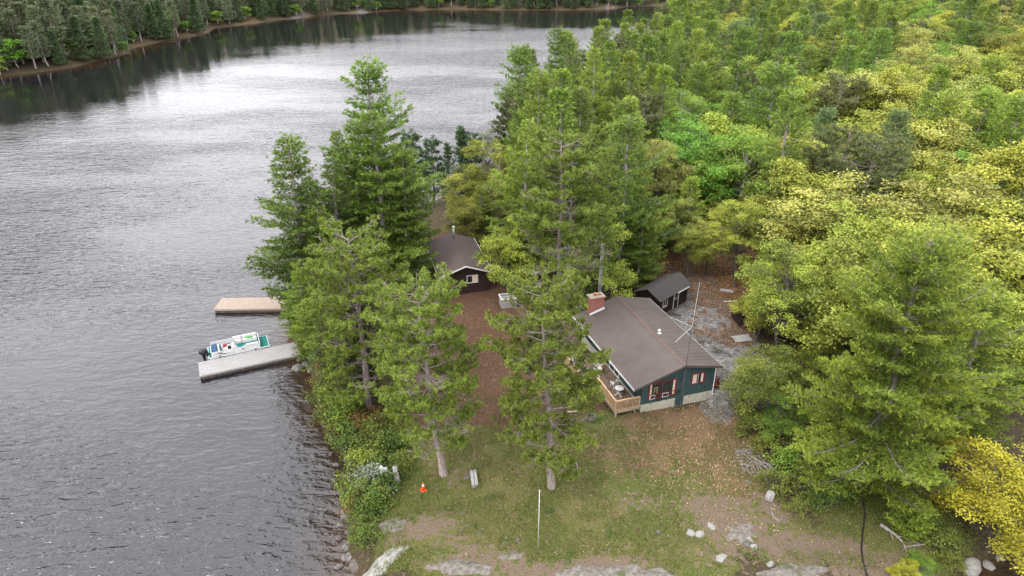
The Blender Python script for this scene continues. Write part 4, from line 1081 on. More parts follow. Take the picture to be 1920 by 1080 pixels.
# ------------------------------------------------------------------ trees: mesh generators
def nrm(a): return a / np.maximum(np.linalg.norm(a, axis=-1, keepdims=True), 1e-9)
def rays(C, D, k, ln, wd_, spread, g, tint, tj=.15, lv=.35):
    n = len(C)
    d = nrm(D[:, None, :] + spread * g.normal(size=(n, k, 3))).reshape(-1, 3)
    c = np.repeat(C, k, 0) + g.normal(size=(n * k, 3)) * ln * .12
    s = nrm(np.cross(d, g.normal(size=(n * k, 3))))
    l = ln * (1 + lv * g.uniform(-1, 1, (n * k, 1))); w_ = wd_ * (1 + .3 * g.uniform(-1, 1, (n * k, 1)))
    V = np.stack([c, c + d * l * .45 + s * w_ * .5, c + d * l, c + d * l * .45 - s * w_ * .5], 1).reshape(-1, 3)
    T = np.clip(np.repeat(tint, k) + g.uniform(-tj, tj, n * k), 0, 1)
    return V, T
def leaves(C, k, rad, ln, wd_, g, tint, upb=.9, flat=.5, tj=.2):
    n = len(C) * k
    o = g.normal(size=(n, 3)) * rad * np.array([1, 1, flat])
    c = np.repeat(C, k, 0) + o
    nn = nrm(g.normal(size=(n, 3)) * .75 + np.array([0, 0, upb]) + nrm(o) * .5)
    a = nrm(np.cross(nn, g.normal(size=(n, 3)))); b_ = np.cross(nn, a)
    l = ln * g.uniform(.6, 1.25, (n, 1)); w_ = wd_ * g.uniform(.7, 1.2, (n, 1))
    V = np.stack([c - a * l * .5, c + b_ * w_ * .5, c + a * l * .5, c - b_ * w_ * .5], 1).reshape(-1, 3)
    T = np.clip(np.repeat(tint, k) + g.uniform(-tj, tj, n), 0, 1)
    return V, T
class TB:
    def __init__(s): s.V = []; s.F = []; s.n = 0
    def tube(s, P, R, k=5):
        P = np.asarray(P, float); R = np.asarray(R, float)
        t = nrm(np.gradient(P, axis=0))
        ref = np.array([0.3, 0.2, 1.0]) if abs(t[0][2]) < .8 else np.array([1.0, .2, 0])
        u = nrm(np.cross(t, ref)); v = np.cross(t, u)
        a = np.arange(k) * 2 * np.pi / k
        ring = P[:, None] + (u[:, None] * np.cos(a)[None, :, None] + v[:, None] * np.sin(a)[None, :, None]) * R[:, None, None]
        m = len(P)
        i = np.arange(m * k).reshape(m, k)
        j = np.roll(i, -1, 1)
        F = np.stack([i[:-1], j[:-1], j[1:], i[1:]], -1).reshape(-1, 4) + s.n
        s.V.append(ring.reshape(-1, 3)); s.F.append(F); s.n += m * k
    def mesh(s, name): return qmesh(name, np.concatenate(s.V), np.concatenate(s.F), smooth=True)
def crown_mesh(V, T):
    F = np.arange(len(V)).reshape(-1, 4)
    return qmesh('crown', V, F, T)
def white_pine(seed, H=20, R=4.5, q=1.0, base=.10, shape='wp', dens=1.0, droop=0.0, step=.62, up=.25):
    g = np.random.default_rng(seed); tb = TB()
    zt = np.linspace(0, H, 9); bx = np.cumsum(g.normal(size=9) * .10) * (H / 20); by_ = np.cumsum(g.normal(size=9) * .10) * (H / 20); bx[0] = by_[0] = 0
    r0 = .0155 * H
    tb.tube(np.stack([bx, by_, zt], 1), r0 * (1 - zt / H) ** .8 + .02, 9)
    def tr(z): return np.interp(z, zt, bx), np.interp(z, zt, by_)
    C, D, T = [], [], []
    z = base * H; az0 = 0
    lob = g.uniform(0, 6.28, 3)
    while z < H * .985:
        t = (z - base * H) / (H - base * H)
        if shape == 'sp': prof = (1 - t) ** .95
        elif shape == 'wp': prof = min(1, .80 + t * .9) * (1 - t) ** .80
        else: prof = min(1, .62 + t * 1.3) * (1 - t) ** .58
        wl = .66 + .55 * g.random()
        nb = g.integers(5, 8) if shape != 'sp' else 7
        az0 += 1.1
        for b_ in range(nb):
            if g.random() > .93 * dens: continue
            az = az0 + b_ * 2 * np.pi / nb + g.normal() * .25
            L_ = R * prof * wl * g.uniform(.7, 1.12) * (1 + .16 * np.sin(2 * az + lob[0])) + .15
            el = (-.12 + .75 * t ** 1.5 - droop) + g.normal() * .07
            ns = max(4, int(L_ / .5)); s = np.linspace(0, 1, ns)
            cx_, cy_ = tr(z)
            dz = L_ * (np.tan(el) * s + up * s ** 2.4 - .05 * s)
            wob = g.normal() * .12 * L_
            hx_ = np.cos(az) * L_ * s - np.sin(az) * wob * s ** 2; hy_ = np.sin(az) * L_ * s + np.cos(az) * wob * s ** 2
            P = np.stack([cx_ + hx_, cy_ + hy_, z + dz], 1)
            tb.tube(P, (.014 + .011 * L_) * (1 - s * .85), 4)
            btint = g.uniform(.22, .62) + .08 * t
            nt = max(3, int(L_ / (.19 / q ** .9)))
            for k in range(nt):
                ss = (.10 if shape != 'round' else .07) + (.90 if shape != 'round' else .93) * (k + g.random()) / nt
                p = np.array([np.interp(ss, s, P[:, j]) for j in range(3)])
                side = -1 if k % 2 else 1
                tl = (L_ * .42 * (1.08 - ss) ** .8 * min(1, ss * 2.2) + .30) * g.uniform(.6, 1.15)
                a2 = az + side * g.uniform(.65, 1.15)
                nn = max(2, int(tl / (.145 / q)))
                u = np.linspace(.15, 1, nn)[:, None]
                d2 = np.array([np.cos(a2), np.sin(a2), .12 + .25 * up])
                pts = p + d2 * tl * u + g.normal(size=(nn, 3)) * np.array([.06, .06, .05])
                C.append(pts); D.append(np.tile(d2 * .6 + np.array([np.cos(az), np.sin(az), 0]) * .4 + np.array([0, 0, .55]), (nn, 1)))
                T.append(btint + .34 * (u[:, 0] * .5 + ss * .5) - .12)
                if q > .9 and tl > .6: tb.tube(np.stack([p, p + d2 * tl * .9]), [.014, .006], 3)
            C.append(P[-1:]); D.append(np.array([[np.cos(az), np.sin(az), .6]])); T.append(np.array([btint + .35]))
        z += step * g.uniform(.75, 1.25) * (1 if t < .8 else .6)
    C, D, T = np.concatenate(C), np.concatenate(D), np.concatenate(T)
    if q > .9: k, ln, wd_ = 7, .31, .078
    elif q > .45: k, ln, wd_ = 5, .46, .125
    else: k, ln, wd_ = 3, .85, .26
    V, TT = rays(C, nrm(D), k, ln, wd_, .55, g, T)
    return tb.mesh('trunk'), crown_mesh(V, TT)
def red_pine(seed, H=17, R=4.2, q=1.0, base=.30, dens=1.0, stems=1, bare=.5):
    g = np.random.default_rng(seed); tb = TB(); C, T = [], []
    for st_ in range(stems):
        H_ = H * (1 - .06 * st_); ox_ = .0 if stems == 1 else (-.28 + .62 * st_)
        zt = np.linspace(0, H_, 10); bx = ox_ + np.cumsum(g.normal(size=10) * .07); by_ = np.cumsum(g.normal(size=10) * .07); bx -= (bx[0] - ox_); by_ -= by_[0]
        tb.tube(np.stack([bx, by_, zt], 1), .0185 * H_ * (1 - zt / H_ * .93) ** .75 * (1 if stems == 1 else .72) + np.where(zt < .1, .07, 0), 10)
        z = base * H_; az = g.uniform(0, 6)
        while z < H_ * .99:
            t = (z / H_ - base) / (1 - base)
            prof = (.66 + .85 * t) if t < .4 else math.sqrt(max(.02, 1 - ((t - .42) / .62) ** 2)) 
            az += 2.4 + g.normal() * .35
            L_ = R * min(prof, 1.0) * g.uniform(.6, 1.1) + .3
            el = -.28 + .62 * t + g.normal() * .12
            ns = 6; s = np.linspace(0, 1, ns)
            cx_, cy_ = np.interp(z, zt, bx), np.interp(z, zt, by_)
            wob = g.normal() * .15 * L_
            P = np.stack([cx_ + np.cos(az) * L_ * s - np.sin(az) * wob * s * s, cy_ + np.sin(az) * L_ * s + np.cos(az) * wob * s * s, z + L_ * (np.tan(np.clip(el, -.4, .9)) * s * .7 + .22 * s ** 2.2) + g.normal(size=ns) * .04], 1)
            tb.tube(P, (.015 + .009 * L_) * (1 - s * .75), 5)
            dead = g.random() < (bare if t < .25 else .08)
            nb = max(3, int(L_ * 3.2))
            for k in range(nb):
                s0_ = .30 if t < .55 else .12
                ss = s0_ + (1 - s0_) * (k + .5 * g.random()) / nb
                p = np.array([np.interp(ss, s, P[:, j]) for j in range(3)])
                a2 = az + (-1) ** k * g.uniform(.4, 1.1); l2 = (L_ * .34 * (1.2 - ss) + .25) * g.uniform(.6, 1.2)
                e2 = g.uniform(-.1, .55)
                p2 = p + np.array([np.cos(a2) * l2, np.sin(a2) * l2, l2 * e2]); pm = (p + p2) / 2 + np.array([0, 0, -.06 * l2])
                tb.tube(np.stack([p, pm, p2]), [.022, .017, .010], 4)
                nt = g.integers(4, 8)
                for j in range(nt):
                    f = g.uniform(.35, 1.0); p3 = p + (p2 - p) * f
                    a3 = a2 + g.normal() * .8; l3 = g.uniform(.18, .5)
                    p4 = p3 + np.array([np.cos(a3) * l3, np.sin(a3) * l3, l3 * g.uniform(.1, .8)])
                    if q > .6: tb.tube(np.stack([p3, p4]), [.016, .009], 3)
                    if dead and g.random() < .8: continue
                    C.append(p4); T.append(.35 + .4 * g.random())
                if not dead: C.append(p2); T.append(.4 + .3 * g.random())
            z += .20 / dens * g.uniform(.6, 1.4)
    C, T = np.array(C), np.array(T)
    up = np.tile(np.array([0, 0, .55]), (len(C), 1))
    if q > .9: k, ln, wd_ = 30, .23, .056
    elif q > .45: k, ln, wd_ = 12, .36, .085
    else: k, ln, wd_ = 6, .6, .2
    V, TT = rays(C, up, k, ln, wd_, 1.0, g, T, .18)
    return tb.mesh('trunk'), crown_mesh(V, TT)
def broadleaf(seed, H=14, R=4.6, q=1.0, low=.30, flat=.42, n1=None, leaf=1.0, dens=1.0):
    g = np.random.default_rng(seed); tb = TB()
    zt = np.linspace(0, H * .72, 7); bx = np.cumsum(g.normal(size=7) * .12); by_ = np.cumsum(g.normal(size=7) * .12); bx[0] = by_[0] = 0
    tb.tube(np.stack([bx, by_, zt], 1), .014 * H * (1 - zt / H) + .02, 8)
    cz = H * (low + 1) / 2; rz = H * (1 - low) / 2
    n1 = n1 or int(2.5 * R ** 2)
    lob = g.uniform(0, 6.28, 4); S1, T1 = [], []
    for i in range(n1):
        zz = g.uniform(-.75, 1); az = g.uniform(0, 6.28); r = g.random() ** .33
        rr = math.sqrt(max(0, 1 - zz * zz)) * (1 + .22 * math.sin(3 * az + lob[0]) + .14 * math.sin(5 * az + lob[1] + 2 * zz))
        p = np.array([math.cos(az) * rr * r * R, math.sin(az) * rr * r * R, cz + zz * r * rz * (1 + .15 * math.sin(4 * az + lob[2]))])
        hd = math.hypot(p[0], p[1])
        z0 = np.clip(p[2] - .75 * hd - .8, H * .18, H * .68)
        b0 = np.array([np.interp(z0, zt, bx), np.interp(z0, zt, by_), z0])
        mid = b0 + (p - b0) * .5 + np.array([0, 0, -.08 * hd]) + g.normal(size=3) * .18
        tb.tube(np.stack([b0, mid, p]), [.02 + .010 * R, .03, .014], 5)
        dr = g.uniform(.75, 1.35) * (.45 + .12 * R)
        n2 = int(15 * dr ** 1.6) + 3
        pt = g.uniform(.1, .85)
        o = nrm(g.normal(size=(n2, 3)) * np.array([1, 1, .8]) + np.array([0, 0, .45])) * dr * (g.random((n2, 1)) ** .3) * np.array([1, 1, .62])
        for oo in o:
            pp = p + oo; S1.append(pp); T1.append(np.clip(pt + g.normal() * .12, 0, 1))
            if q > .6 and g.random() < .8: tb.tube(np.stack([p, (p + pp) / 2 + g.normal(size=3) * .05, pp]), [.016, .011, .006], 3)
    S1, T1 = np.array(S1), np.array(T1)
    if q > .9: k, rad, ln, wd_ = int(24 * dens), .24, .17 * leaf, .115 * leaf
    elif q > .45: k, rad, ln, wd_ = int(14 * dens), .28, .25 * leaf, .17 * leaf
    else: k, rad, ln, wd_ = int(7 * dens), .38, .55, .42
    V, TT = leaves(S1, k, rad, ln, wd_, g, T1)
    return tb.mesh('trunk'), crown_mesh(V, TT)
def shrub_gen(seed, H=1.6, R=1.1, n=60, k=22, leaf=.10):
    g = np.random.default_rng(seed); tb = TB(); S, T = [], []
    for i in range(n):
        az, zz = g.uniform(0, 6.28), g.uniform(.1, 1); r = g.random() ** .5
        rr = math.sqrt(1 - (zz * .9) ** 2) * (1 + .25 * math.sin(3 * az + seed))
        p = np.array([math.cos(az) * rr * r * R, math.sin(az) * rr * r * R, zz * H * (.8 + .4 * g.random())])
        tb.tube(np.stack([[p[0] * .15, p[1] * .15, 0], p * np.array([.6, .6, .55]), p]), [.018, .012, .006], 3)
        S.append(p); T.append(g.uniform(.15, .75))
    V, TT = leaves(np.array(S), k, .16, leaf * 1.3, leaf, g, np.array(T), .7, .8)
    return tb.mesh('stems'), crown_mesh(V, TT)

P_ = {}
P_['wp'] = [white_pine(101, 20, 4.9, 1.0, step=1.05, up=.34), white_pine(102, 20, 5.3, 1.0, step=1.0, up=.3), white_pine(103, 20, 5.0, 1.0, step=1.15, up=.36)]
P_['wpbig'] = [white_pine(111, 20, 7.6, 1.0, base=.10, shape='round', step=.85, up=.32)]
P_['wpm'] = [white_pine(121 + i, 20, 4.5 + .3 * i, .6, base=.12, shape=('wp', 'round')[i % 2], step=1.0) for i in range(4)]
P_['rp'] = [red_pine(201, 17, 4.2, base=.21, bare=.5, dens=1.0), red_pine(202, 17, 4.4, base=.19, bare=.6, dens=1.0), red_pine(203, 17, 4.6, base=.07, bare=.3)]
P_['rp2'] = [red_pine(211, 23, 4.5, base=.47, stems=2, bare=.9, dens=.75)]
P_['rpm'] = [red_pine(221 + i, 17, 3.6, .6, base=.3, dens=.75) for i in range(2)]
P_['sp'] = [white_pine(131 + i, 15, 2.5, .6, base=.06, shape='sp', step=.5, droop=.1, up=.15) for i in range(2)]
P_['bl'] = [broadleaf(301, 14, 4.8), broadleaf(302, 14, 5.2, dens=.9), broadleaf(303, 11, 4.2, low=.2)]
P_['blm'] = [broadleaf(311 + i, 14, 4.7 + .4 * i, .6, low=.28) for i in range(4)]
P_['blsmall'] = [broadleaf(321, 8, 3.6, low=.14, n1=44), broadleaf(322, 8, 3.2, low=.1, n1=38)]
P_['thin'] = [red_pine(241, 12, 1.7, .6, base=.2, dens=.8), white_pine(141, 12, 1.7, .6, base=.15, shape='sp', step=.7, dens=.7)]
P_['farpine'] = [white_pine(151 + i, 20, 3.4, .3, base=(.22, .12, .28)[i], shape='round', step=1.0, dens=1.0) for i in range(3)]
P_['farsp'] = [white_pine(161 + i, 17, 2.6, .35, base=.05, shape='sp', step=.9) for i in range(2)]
P_['farbl'] = [broadleaf(331, 10, 3.2, .3, low=.15, n1=34)]
P_['shrub'] = [shrub_gen(401 + i, 1.6, 1.1 + .15 * i) for i in range(4)]
P_['sapling'] = [white_pine(171, 3.2, 1.7, 1.0, base=.05, shape='round', step=.28, up=.5)]
KIND = {}   # key -> proto list, real height of the proto, crown material, bark, object name
def K(key, plist, H0, leaf, bark, name): KIND[key] = (plist, H0, leaf, bark, name)
K('wp', 'wp', 20, 'wp', 'barkgrey', 'white_pine'); K('wpbig', 'wpbig', 20, 'wpgreen', 'barkgrey', 'white_pine'); K('wpm', 'wpm', 20, 'wp', 'barkgrey', 'white_pine')
K('wpg', 'wp', 20, 'wpgreen', 'barkgrey', 'white_pine'); K('wpmg', 'wpm', 20, 'wpgreen', 'barkgrey', 'white_pine'); K('wpmb', 'wpm', 20, 'wpblue', 'barkgrey', 'white_pine')
K('rp', 'rp', 17, 'rp', 'barkred', 'red_pine'); K('rp2', 'rp2', 23, 'rp', 'barkred', 'red_pine'); K('rpm', 'rpm', 17, 'rpdark', 'barkred', 'red_pine'); K('rpd', 'rp', 17, 'rpdark', 'barkred', 'red_pine')
K('sp', 'sp', 15, 'sp', 'barkdark', 'spruce'); K('thin', 'thin', 12, 'sp', 'barkdark', 'spruce')
K('oak', 'bl', 14, 'oak', 'barkdark', 'oak'); K('oakm', 'blm', 14, 'oak', 'barkdark', 'oak'); K('palem', 'blm', 14, 'oakpale', 'barkdark', 'oak'); K('pale', 'bl', 14, 'oakpale', 'barkdark', 'oak')
K('lime', 'bl', 14, 'lime', 'barkbirch', 'birch'); K('limem', 'blm', 14, 'lime', 'barkbirch', 'birch'); K('olivem', 'blm', 14, 'olive', 'barkdark', 'maple'); K('goldsmall', 'blsmall', 8, 'gold', 'barkdark', 'maple')
K('oaksmall', 'blsmall', 8, 'oak', 'barkdark', 'oak'); K('limesmall', 'blsmall', 8, 'lime', 'barkdark', 'maple'); K('olivesmall', 'blsmall', 8, 'olive', 'barkdark', 'maple')
K('farpine', 'farpine', 20, 'fargrey', 'barkgrey', 'pine'); K('farsp', 'farsp', 17, 'farsp', 'barkdark', 'spruce'); K('farbl', 'farbl', 10, 'lime', 'barkbirch', 'birch'); K('sapling', 'sapling', 3.2, 'wpgreen', 'barkgrey', 'pine_sapling')
K('frosty', 'blsmall', 8, 'frost', 'barkpale', 'birch')
CATN = {'white_pine': 'pine', 'red_pine': 'pine', 'pine': 'pine', 'spruce': 'spruce', 'oak': 'tree', 'maple': 'tree', 'birch': 'tree', 'pine_sapling': 'sapling'}
for pl in P_.values():
    for a_, b_ in pl:
        a_.materials.append(M['barkgrey']); b_.materials.append(M['wp'])
def slot(o, mat):
    o.material_slots[0].link = 'OBJECT'; o.material_slots[0].material = mat
PLACED = []
def tree(key, x, y, H, label, group=None, var=0, rot=None, wide=1.0, z=None, lean=None):
    pl, H0, lf, bk, nm = KIND[key]
    a_, b_ = P_[pl][var % len(P_[pl])]
    z = gh(x, y) if z is None else z
    t = thing(nm, label, CATN[nm], (x, y, z - .15), rnd.uniform(0, 6.28) if rot is None else rot, group)
    s = H / H0; t.scale = (s * wide, s * wide, s)
    lx, ly = lean if lean else (rnd.gauss(0, 1.3), rnd.gauss(0, 1.3))
    t.rotation_euler = (Matrix.Rotation(R_(lx), 3, 'Y') @ Matrix.Rotation(R_(ly), 3, 'X') @ Matrix.Rotation(t.rotation_euler.z, 3, 'Z')).to_euler()
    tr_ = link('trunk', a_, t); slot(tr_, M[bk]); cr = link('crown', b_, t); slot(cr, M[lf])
    PLACED.append((x, y, 2.2 + .08 * H, t))
    return t
def treeb(key, px, py, H, label, **k):          # standing at a ground point seen at (px, py)
    x, y, h = gp(px, py); return tree(key, x, y, H, label, **k)
def treet(key, px, py, H, label, **k):          # top seen at (px, py)
    x, y, h = by_top(px, py, H); return tree(key, x, y, H, label, **k)

# near red pines
treeb('rp', 832, 890, 16.9, 'red pine with bare trunk foot standing nearest the orange cone', var=0, rot=.4, lean=(-3.5, 1), wide=.9)
treeb('rp', 1034, 913, 17.6, 'red pine with tall bare grey trunk foot right of the plank bench', var=1, rot=2.0, lean=(-3.4, 0), wide=.84)
treeb('rp', 690, 766, 17.0, 'dense red pine on the bank with branches reaching down over the shore', var=2, rot=1.0, wide=1.0)
treeb('rp2', 1047, 690, 22.8, 'tall twin-stemmed red pine in front of the cottage chimney', var=0, rot=.2, wide=.95, lean=(0, 0))
treeb('rpd', 668, 735, 9.5, 'short bushy red pine low on the bank beside the dense one', var=2, rot=3, wide=1.2)
# big pines by the docks
treet('wp', 545, 248, 20.5, 'slim ragged white pine at the shoreline, tree nearest the docks', var=0, rot=.3, wide=1.42, lean=(-2, 0))
treet('wp', 703, 106, 26, 'tallest white pine of the group by the docks, with narrow pointed top', var=1, rot=2.2, wide=1.2)
treet('wp', 690, 205, 21, 'broad white pine in front of the tallest one by the docks', var=2, rot=1.2, wide=1.4)
treet('wp', 748, 272, 17, 'full white pine overhanging the brown cabin deck', var=1, rot=4.2, wide=1.05)
treet('wp', 612, 295, 17, 'dark white pine between the slim shoreline pine and the broad one', var=2, rot=3.3, wide=1.4)
treet('wp', 606, 385, 13, 'low bushy white pine above the grey dock end', var=0, rot=5.3, wide=1.5)
treet('wpg', 560, 505, 7.5, 'small bushy white pine hanging over the tan dock end', var=2, rot=.3, wide=1.9)
treet('wpg', 588, 560, 6.5, 'small bushy white pine leaning over the grey dock end', var=1, rot=1.3, wide=1.9)
treet('wp', 650, 235, 19, 'narrow pine just behind the broad white pine by the docks', var=0, wide=.8)
# thin dark trees beyond the cabin
for i, (px, py, H, v) in enumerate([(806, 262, 11, 0), (838, 268, 10, 1), (862, 238, 12, 1), (884, 248, 11, 0), (765, 235, 13, 0)]):
    treet('thin', px, py, H, ['thin dark spruce left of the spruce group beyond the brown cabin', 'short dark spruce in the group beyond the brown cabin', 'pointed dark spruce, tallest beyond the brown cabin', 'sparse dark spruce beside the pointed one beyond the cabin', 'dark thin spruce showing behind the tall pines by the docks'][i], var=v)
treet('frosty', 925, 222, 8, 'pale grey barely leafed birch at the shore behind the yellow oak', var=1)
treet('oak', 912, 262, 12, 'yellow-green oak behind the brown cabin, nearest to the lake', var=0)
treet('olivesmall', 870, 375, 6.5, 'small olive maple directly behind the cabin stovepipe', var=0)
treet('oaksmall', 882, 318, 8, 'round yellow oak between the cabin stovepipe and the lakeside oak', var=0, wide=1.25)
treet('pale', 948, 300, 10.5, 'straw-coloured oak filling the gap left of the central pines', var=2, wide=1.1)
treet('wpg', 905, 345, 8, 'young light green pine behind the cabin roof ridge', var=2, wide=1.4)
treet('rpd', 962, 188, 14, 'dark sparse pine at the water edge behind the yellow oak', var=1, wide=.8)
treet('oaksmall', 958, 418, 8.6, 'small yellow oak between the brown cabin and the twin red pine', var=0, rot=1, wide=.85)
treet('oaksmall', 1135, 430, 10.5, 'sparse yellow oak in front of the lattice tower', var=1, wide=.75)
# central pines
treet('wp', 1052, 48, 23, 'white pine with tufted top standing against the lake, beyond all central pines', var=0, wide=.8)
treet('wpg', 1010, 128, 22, 'broad light green white pine left of the central pine group', var=1)
treet('wpg', 985, 225, 19, 'white pine with long level boughs behind the yellow oak and cabin', var=2, wide=1.15)
treet('wpg', 1128, 92, 22, 'bright white pine on the point behind the twin red pine', var=2)
treet('wp', 1085, 160, 20, 'white pine directly behind the top of the twin red pine', var=0, rot=2)
treet('wp', 1188, 213, 20, 'deep green white pine rising behind the cottage roof', var=1, rot=1, wide=1.3)
treet('wp', 1204, 392, 10, 'low white pine whose boughs spread over the left end of the dark shed', var=0, rot=2.6, wide=1.35)
treet('wp', 1170, 330, 14, 'lower deep green white pine hugging the back of the cottage', var=2, rot=2, wide=1.1)
treet('wp', 1110, 300, 17, 'dark white pine right behind the twin red pine stems', var=1, rot=3)
treet('wpg', 1232, 20, 20, 'white pine at the far tip of the wooded point beside the lake', var=0)
treet('wpm', 1160, 150, 17, 'mid-sized pine filling the gap right of the bright white pine', var=1)
treet('wpm', 1215, 90, 19, 'white pine standing over the narrow lake glint', var=2)
treet('pale', 1250, 258, 13.5, 'tan and yellow oak to the right of the deep green pine', var=0, wide=1.05)
treet('pale', 1275, 345, 10, 'pale tan oak lower down beside the deep green pine', var=2, wide=1.0)
treet('lime', 1288, 168, 14, 'bright green birch with pale limbs behind the tan oak', var=1)
treet('lime', 1348, 185, 14, 'bright green birch right beside the other fresh green birch', var=2)
treet('limem', 1318, 230, 10, 'low fresh green birch filling the gap between the two birches', var=0)
# right side
treet('oak', 1500, 468, 11.5, 'large yellow-green oak overhanging the wood shelter', var=1, rot=.5, wide=1.15)
treet('oak', 1405, 372, 11, 'yellow oak at the clearing corner beyond the wood shelter', var=0)
treet('olivesmall', 1432, 655, 7.2, 'small olive-green maple at the lawn edge right of the cottage', var=0)
treet('oak', 1305, 405, 8, 'small yellow oak leaning over the clearing beside the dark shed', var=2, wide=1.0)
treet('pale', 1345, 385, 9, 'straw-coloured oak at the back edge of the brown leaf clearing', var=2, wide=1.1)
treet('wpmg', 1300, 330, 10, 'short light green pine between the pale oaks behind the shed', var=1, wide=1.3)
treet('oaksmall', 1440, 530, 6, 'low yellow oak spilling over the roof of the wood shelter', var=1, wide=1.2)
treet('limesmall', 1468, 740, 4.6, 'low bright green maple at the foot of the big white pine', var=1)
treeb('wpbig', 1608, 906, 20.6, 'huge broad white pine with pale trunk foot above the black hose', var=0, rot=2.4, wide=1.0)
treet('wpg', 1870, 545, 14.5, 'dense white pine at the right edge above the golden maple', var=1, wide=1.45, rot=1)
treet('wpg', 1790, 640, 11, 'lower white pine between the huge pine and the golden maple', var=2, wide=1.4)
treeb('goldsmall', 1850, 1036, 8.2, 'golden yellow maple at the shore in the lower right corner', var=0, wide=1.15)
treeb('goldsmall', 1905, 990, 7.6, 'second golden maple partly cut by the right edge', var=1, wide=1.0)
treeb('sapling', 1700, 998, 2.6, 'young bushy pine sapling on the slope by the fallen branch', var=0)
treeb('goldsmall', 1690, 1090, 1.8, 'tiny golden maple sprout at the frame bottom', var=1, wide=1.2)
treeb('limesmall', 1722, 1075, 1.6, 'tiny fresh green sprout beside the grey-white boulder', var=0, wide=1.2)

# ------------------------------------------------------------------ forest on the slope
CLEAR = [gp(*p)[:2] for p in [(640, 1078), (650, 800), (720, 640), (790, 520), (800, 440), (890, 420), (960, 500), (1040, 540), (1150, 530), (1210, 500), (1255, 475), (1330, 465), (1395, 480), (1430, 560), (1455, 700), (1500, 860), (1560, 940), (1740, 1000), (1740, 1078)]]
g = random.Random(21)
pts = []
for _ in range(70000):
    y = g.uniform(45, 330) if _ % 3 else g.uniform(45, 200); x = g.uniform(0, 26 + y * .86)
    r = 5.6 if y < 120 else (6.4 if y < 200 else 8.2)
    pts_ok = True
    px, py = proj(x, y, 18)
    if px > 2010 or py > 900 or py < -75: continue
    for (a_, b_, rr, *_r) in PLACED:
        if (a_ - x) ** 2 + (b_ - y) ** 2 < (r * .5 + rr) ** 2: pts_ok = False; break
    if not pts_ok: continue
    for (a_, b_) in pts:
        if (a_ - x) ** 2 + (b_ - y) ** 2 < r * r: pts_ok = False; break
    if pts_ok: pts.append((x, y))
A_ = np.array(pts)
dl, dc = sdist(A_[:, 0], A_[:, 1], LAND), sdist(A_[:, 0], A_[:, 1], CLEAR)
pts = [p for p, a_, b_ in zip(pts, dl, dc) if a_ > 2.5 and b_ < -2.5]
def zone_kind(px, py, g):
    u = g.random()
    def pick(*kv):
        c = 0
        for k, w_ in kv:
            c += w_
            if u < c: return k
        return kv[-1][0]
    if px < 1265: return pick(('wpm', .5), ('wpmg', .35), ('rpm', .15))
    if px < 1340: return pick(('wpm', .35), ('wpmg', .25), ('wpmb', .2), ('limem', .2)) if py < 150 else pick(('limem', .7), ('olivem', .3))
    if px < 1410 and 150 < py < 300: return pick(('limem', .6), ('wpm', .2), ('oakm', .2))
    if px < 1540 and py < 215: return pick(('wpm', .32), ('wpmg', .08), ('wpmb', .12), ('rpm', .10), ('sp', .08), ('oakm', .30))
    if py < 55: return pick(('oakm', .36), ('wpm', .18), ('wpmg', .10), ('limem', .14), ('rpm', .05), ('palem', .17))
    if py < 130: return pick(('palem', .33), ('oakm', .43), ('limem', .08), ('wpm', .16)) if px > 1600 else pick(('wpm', .6), ('oakm', .4))
    if py < 260 and px > 1740: return pick(('wpmg', .42), ('rpm', .12), ('palem', .26), ('oakm', .2))
    if py < 260: return pick(('palem', .3), ('wpmb', .14), ('oakm', .38), ('wpm', .12), ('rpm', .06))
    if py < 400 and px > 1400: return pick(('oakm', .76), ('palem', .15), ('rpm', .06), ('limem', .03))
    return pick(('oakm', .74), ('olivem', .14), ('limem', .04), ('palem', .08))
WORDS = {'wpm': 'deep green white pine', 'wpmg': 'light green white pine', 'wpmb': 'blue-green white pine', 'rpm': 'dull olive red pine', 'sp': 'dark narrow spruce', 'oakm': 'yellow-green oak', 'palem': 'pale straw-coloured oak', 'limem': 'bright green birch', 'olivem': 'olive-leaved maple'}
HG = {'wpm': (16, 22), 'wpmg': (16, 21), 'wpmb': (15, 19), 'rpm': (14, 18), 'sp': (11, 15), 'oakm': (11, 16.5), 'palem': (11, 16.5), 'limem': (10, 15), 'olivem': (8, 11)}
def place_words(px, py):
    if py > 480: r = 'low on the right, behind the huge white pine'
    elif py > 330: r = 'in the oak wood right of the clearing'
    elif py > 210: r = 'mid-slope on the wooded hillside'
    elif py > 110: r = 'high on the wooded hillside'
    elif py > 40: r = 'near the crest of the wooded hillside'
    else: r = 'at the very top of the wooded hillside'
    c = 'toward the lake' if px < 1350 else ('left of its middle' if px < 1520 else ('at its middle' if px < 1680 else ('right of its middle' if px < 1830 else 'by the right edge')))
    return r + ', ' + c
under = []
for _ in range(9000):
    y = g.uniform(50, 125); x = g.uniform(8, 26 + y * .8)
    px, py = proj(x, y, 9)
    if px > 1960 or px < 1190: continue
    if all((a_ - x) ** 2 + (b_ - y) ** 2 > 9.5 for a_, b_ in pts) and all((a_ - x) ** 2 + (b_ - y) ** 2 > 16 for a_, b_ in under) and all((a_ - x) ** 2 + (b_ - y) ** 2 > 9 for a_, b_, *_r in PLACED): under.append((x, y))
U_ = np.array(under); dl, dc = sdist(U_[:, 0], U_[:, 1], LAND), sdist(U_[:, 0], U_[:, 1], CLEAR)
under = [p for p, a_, b_ in zip(under, dl, dc) if a_ > 2.5 and b_ < -1.5]
cells = {}
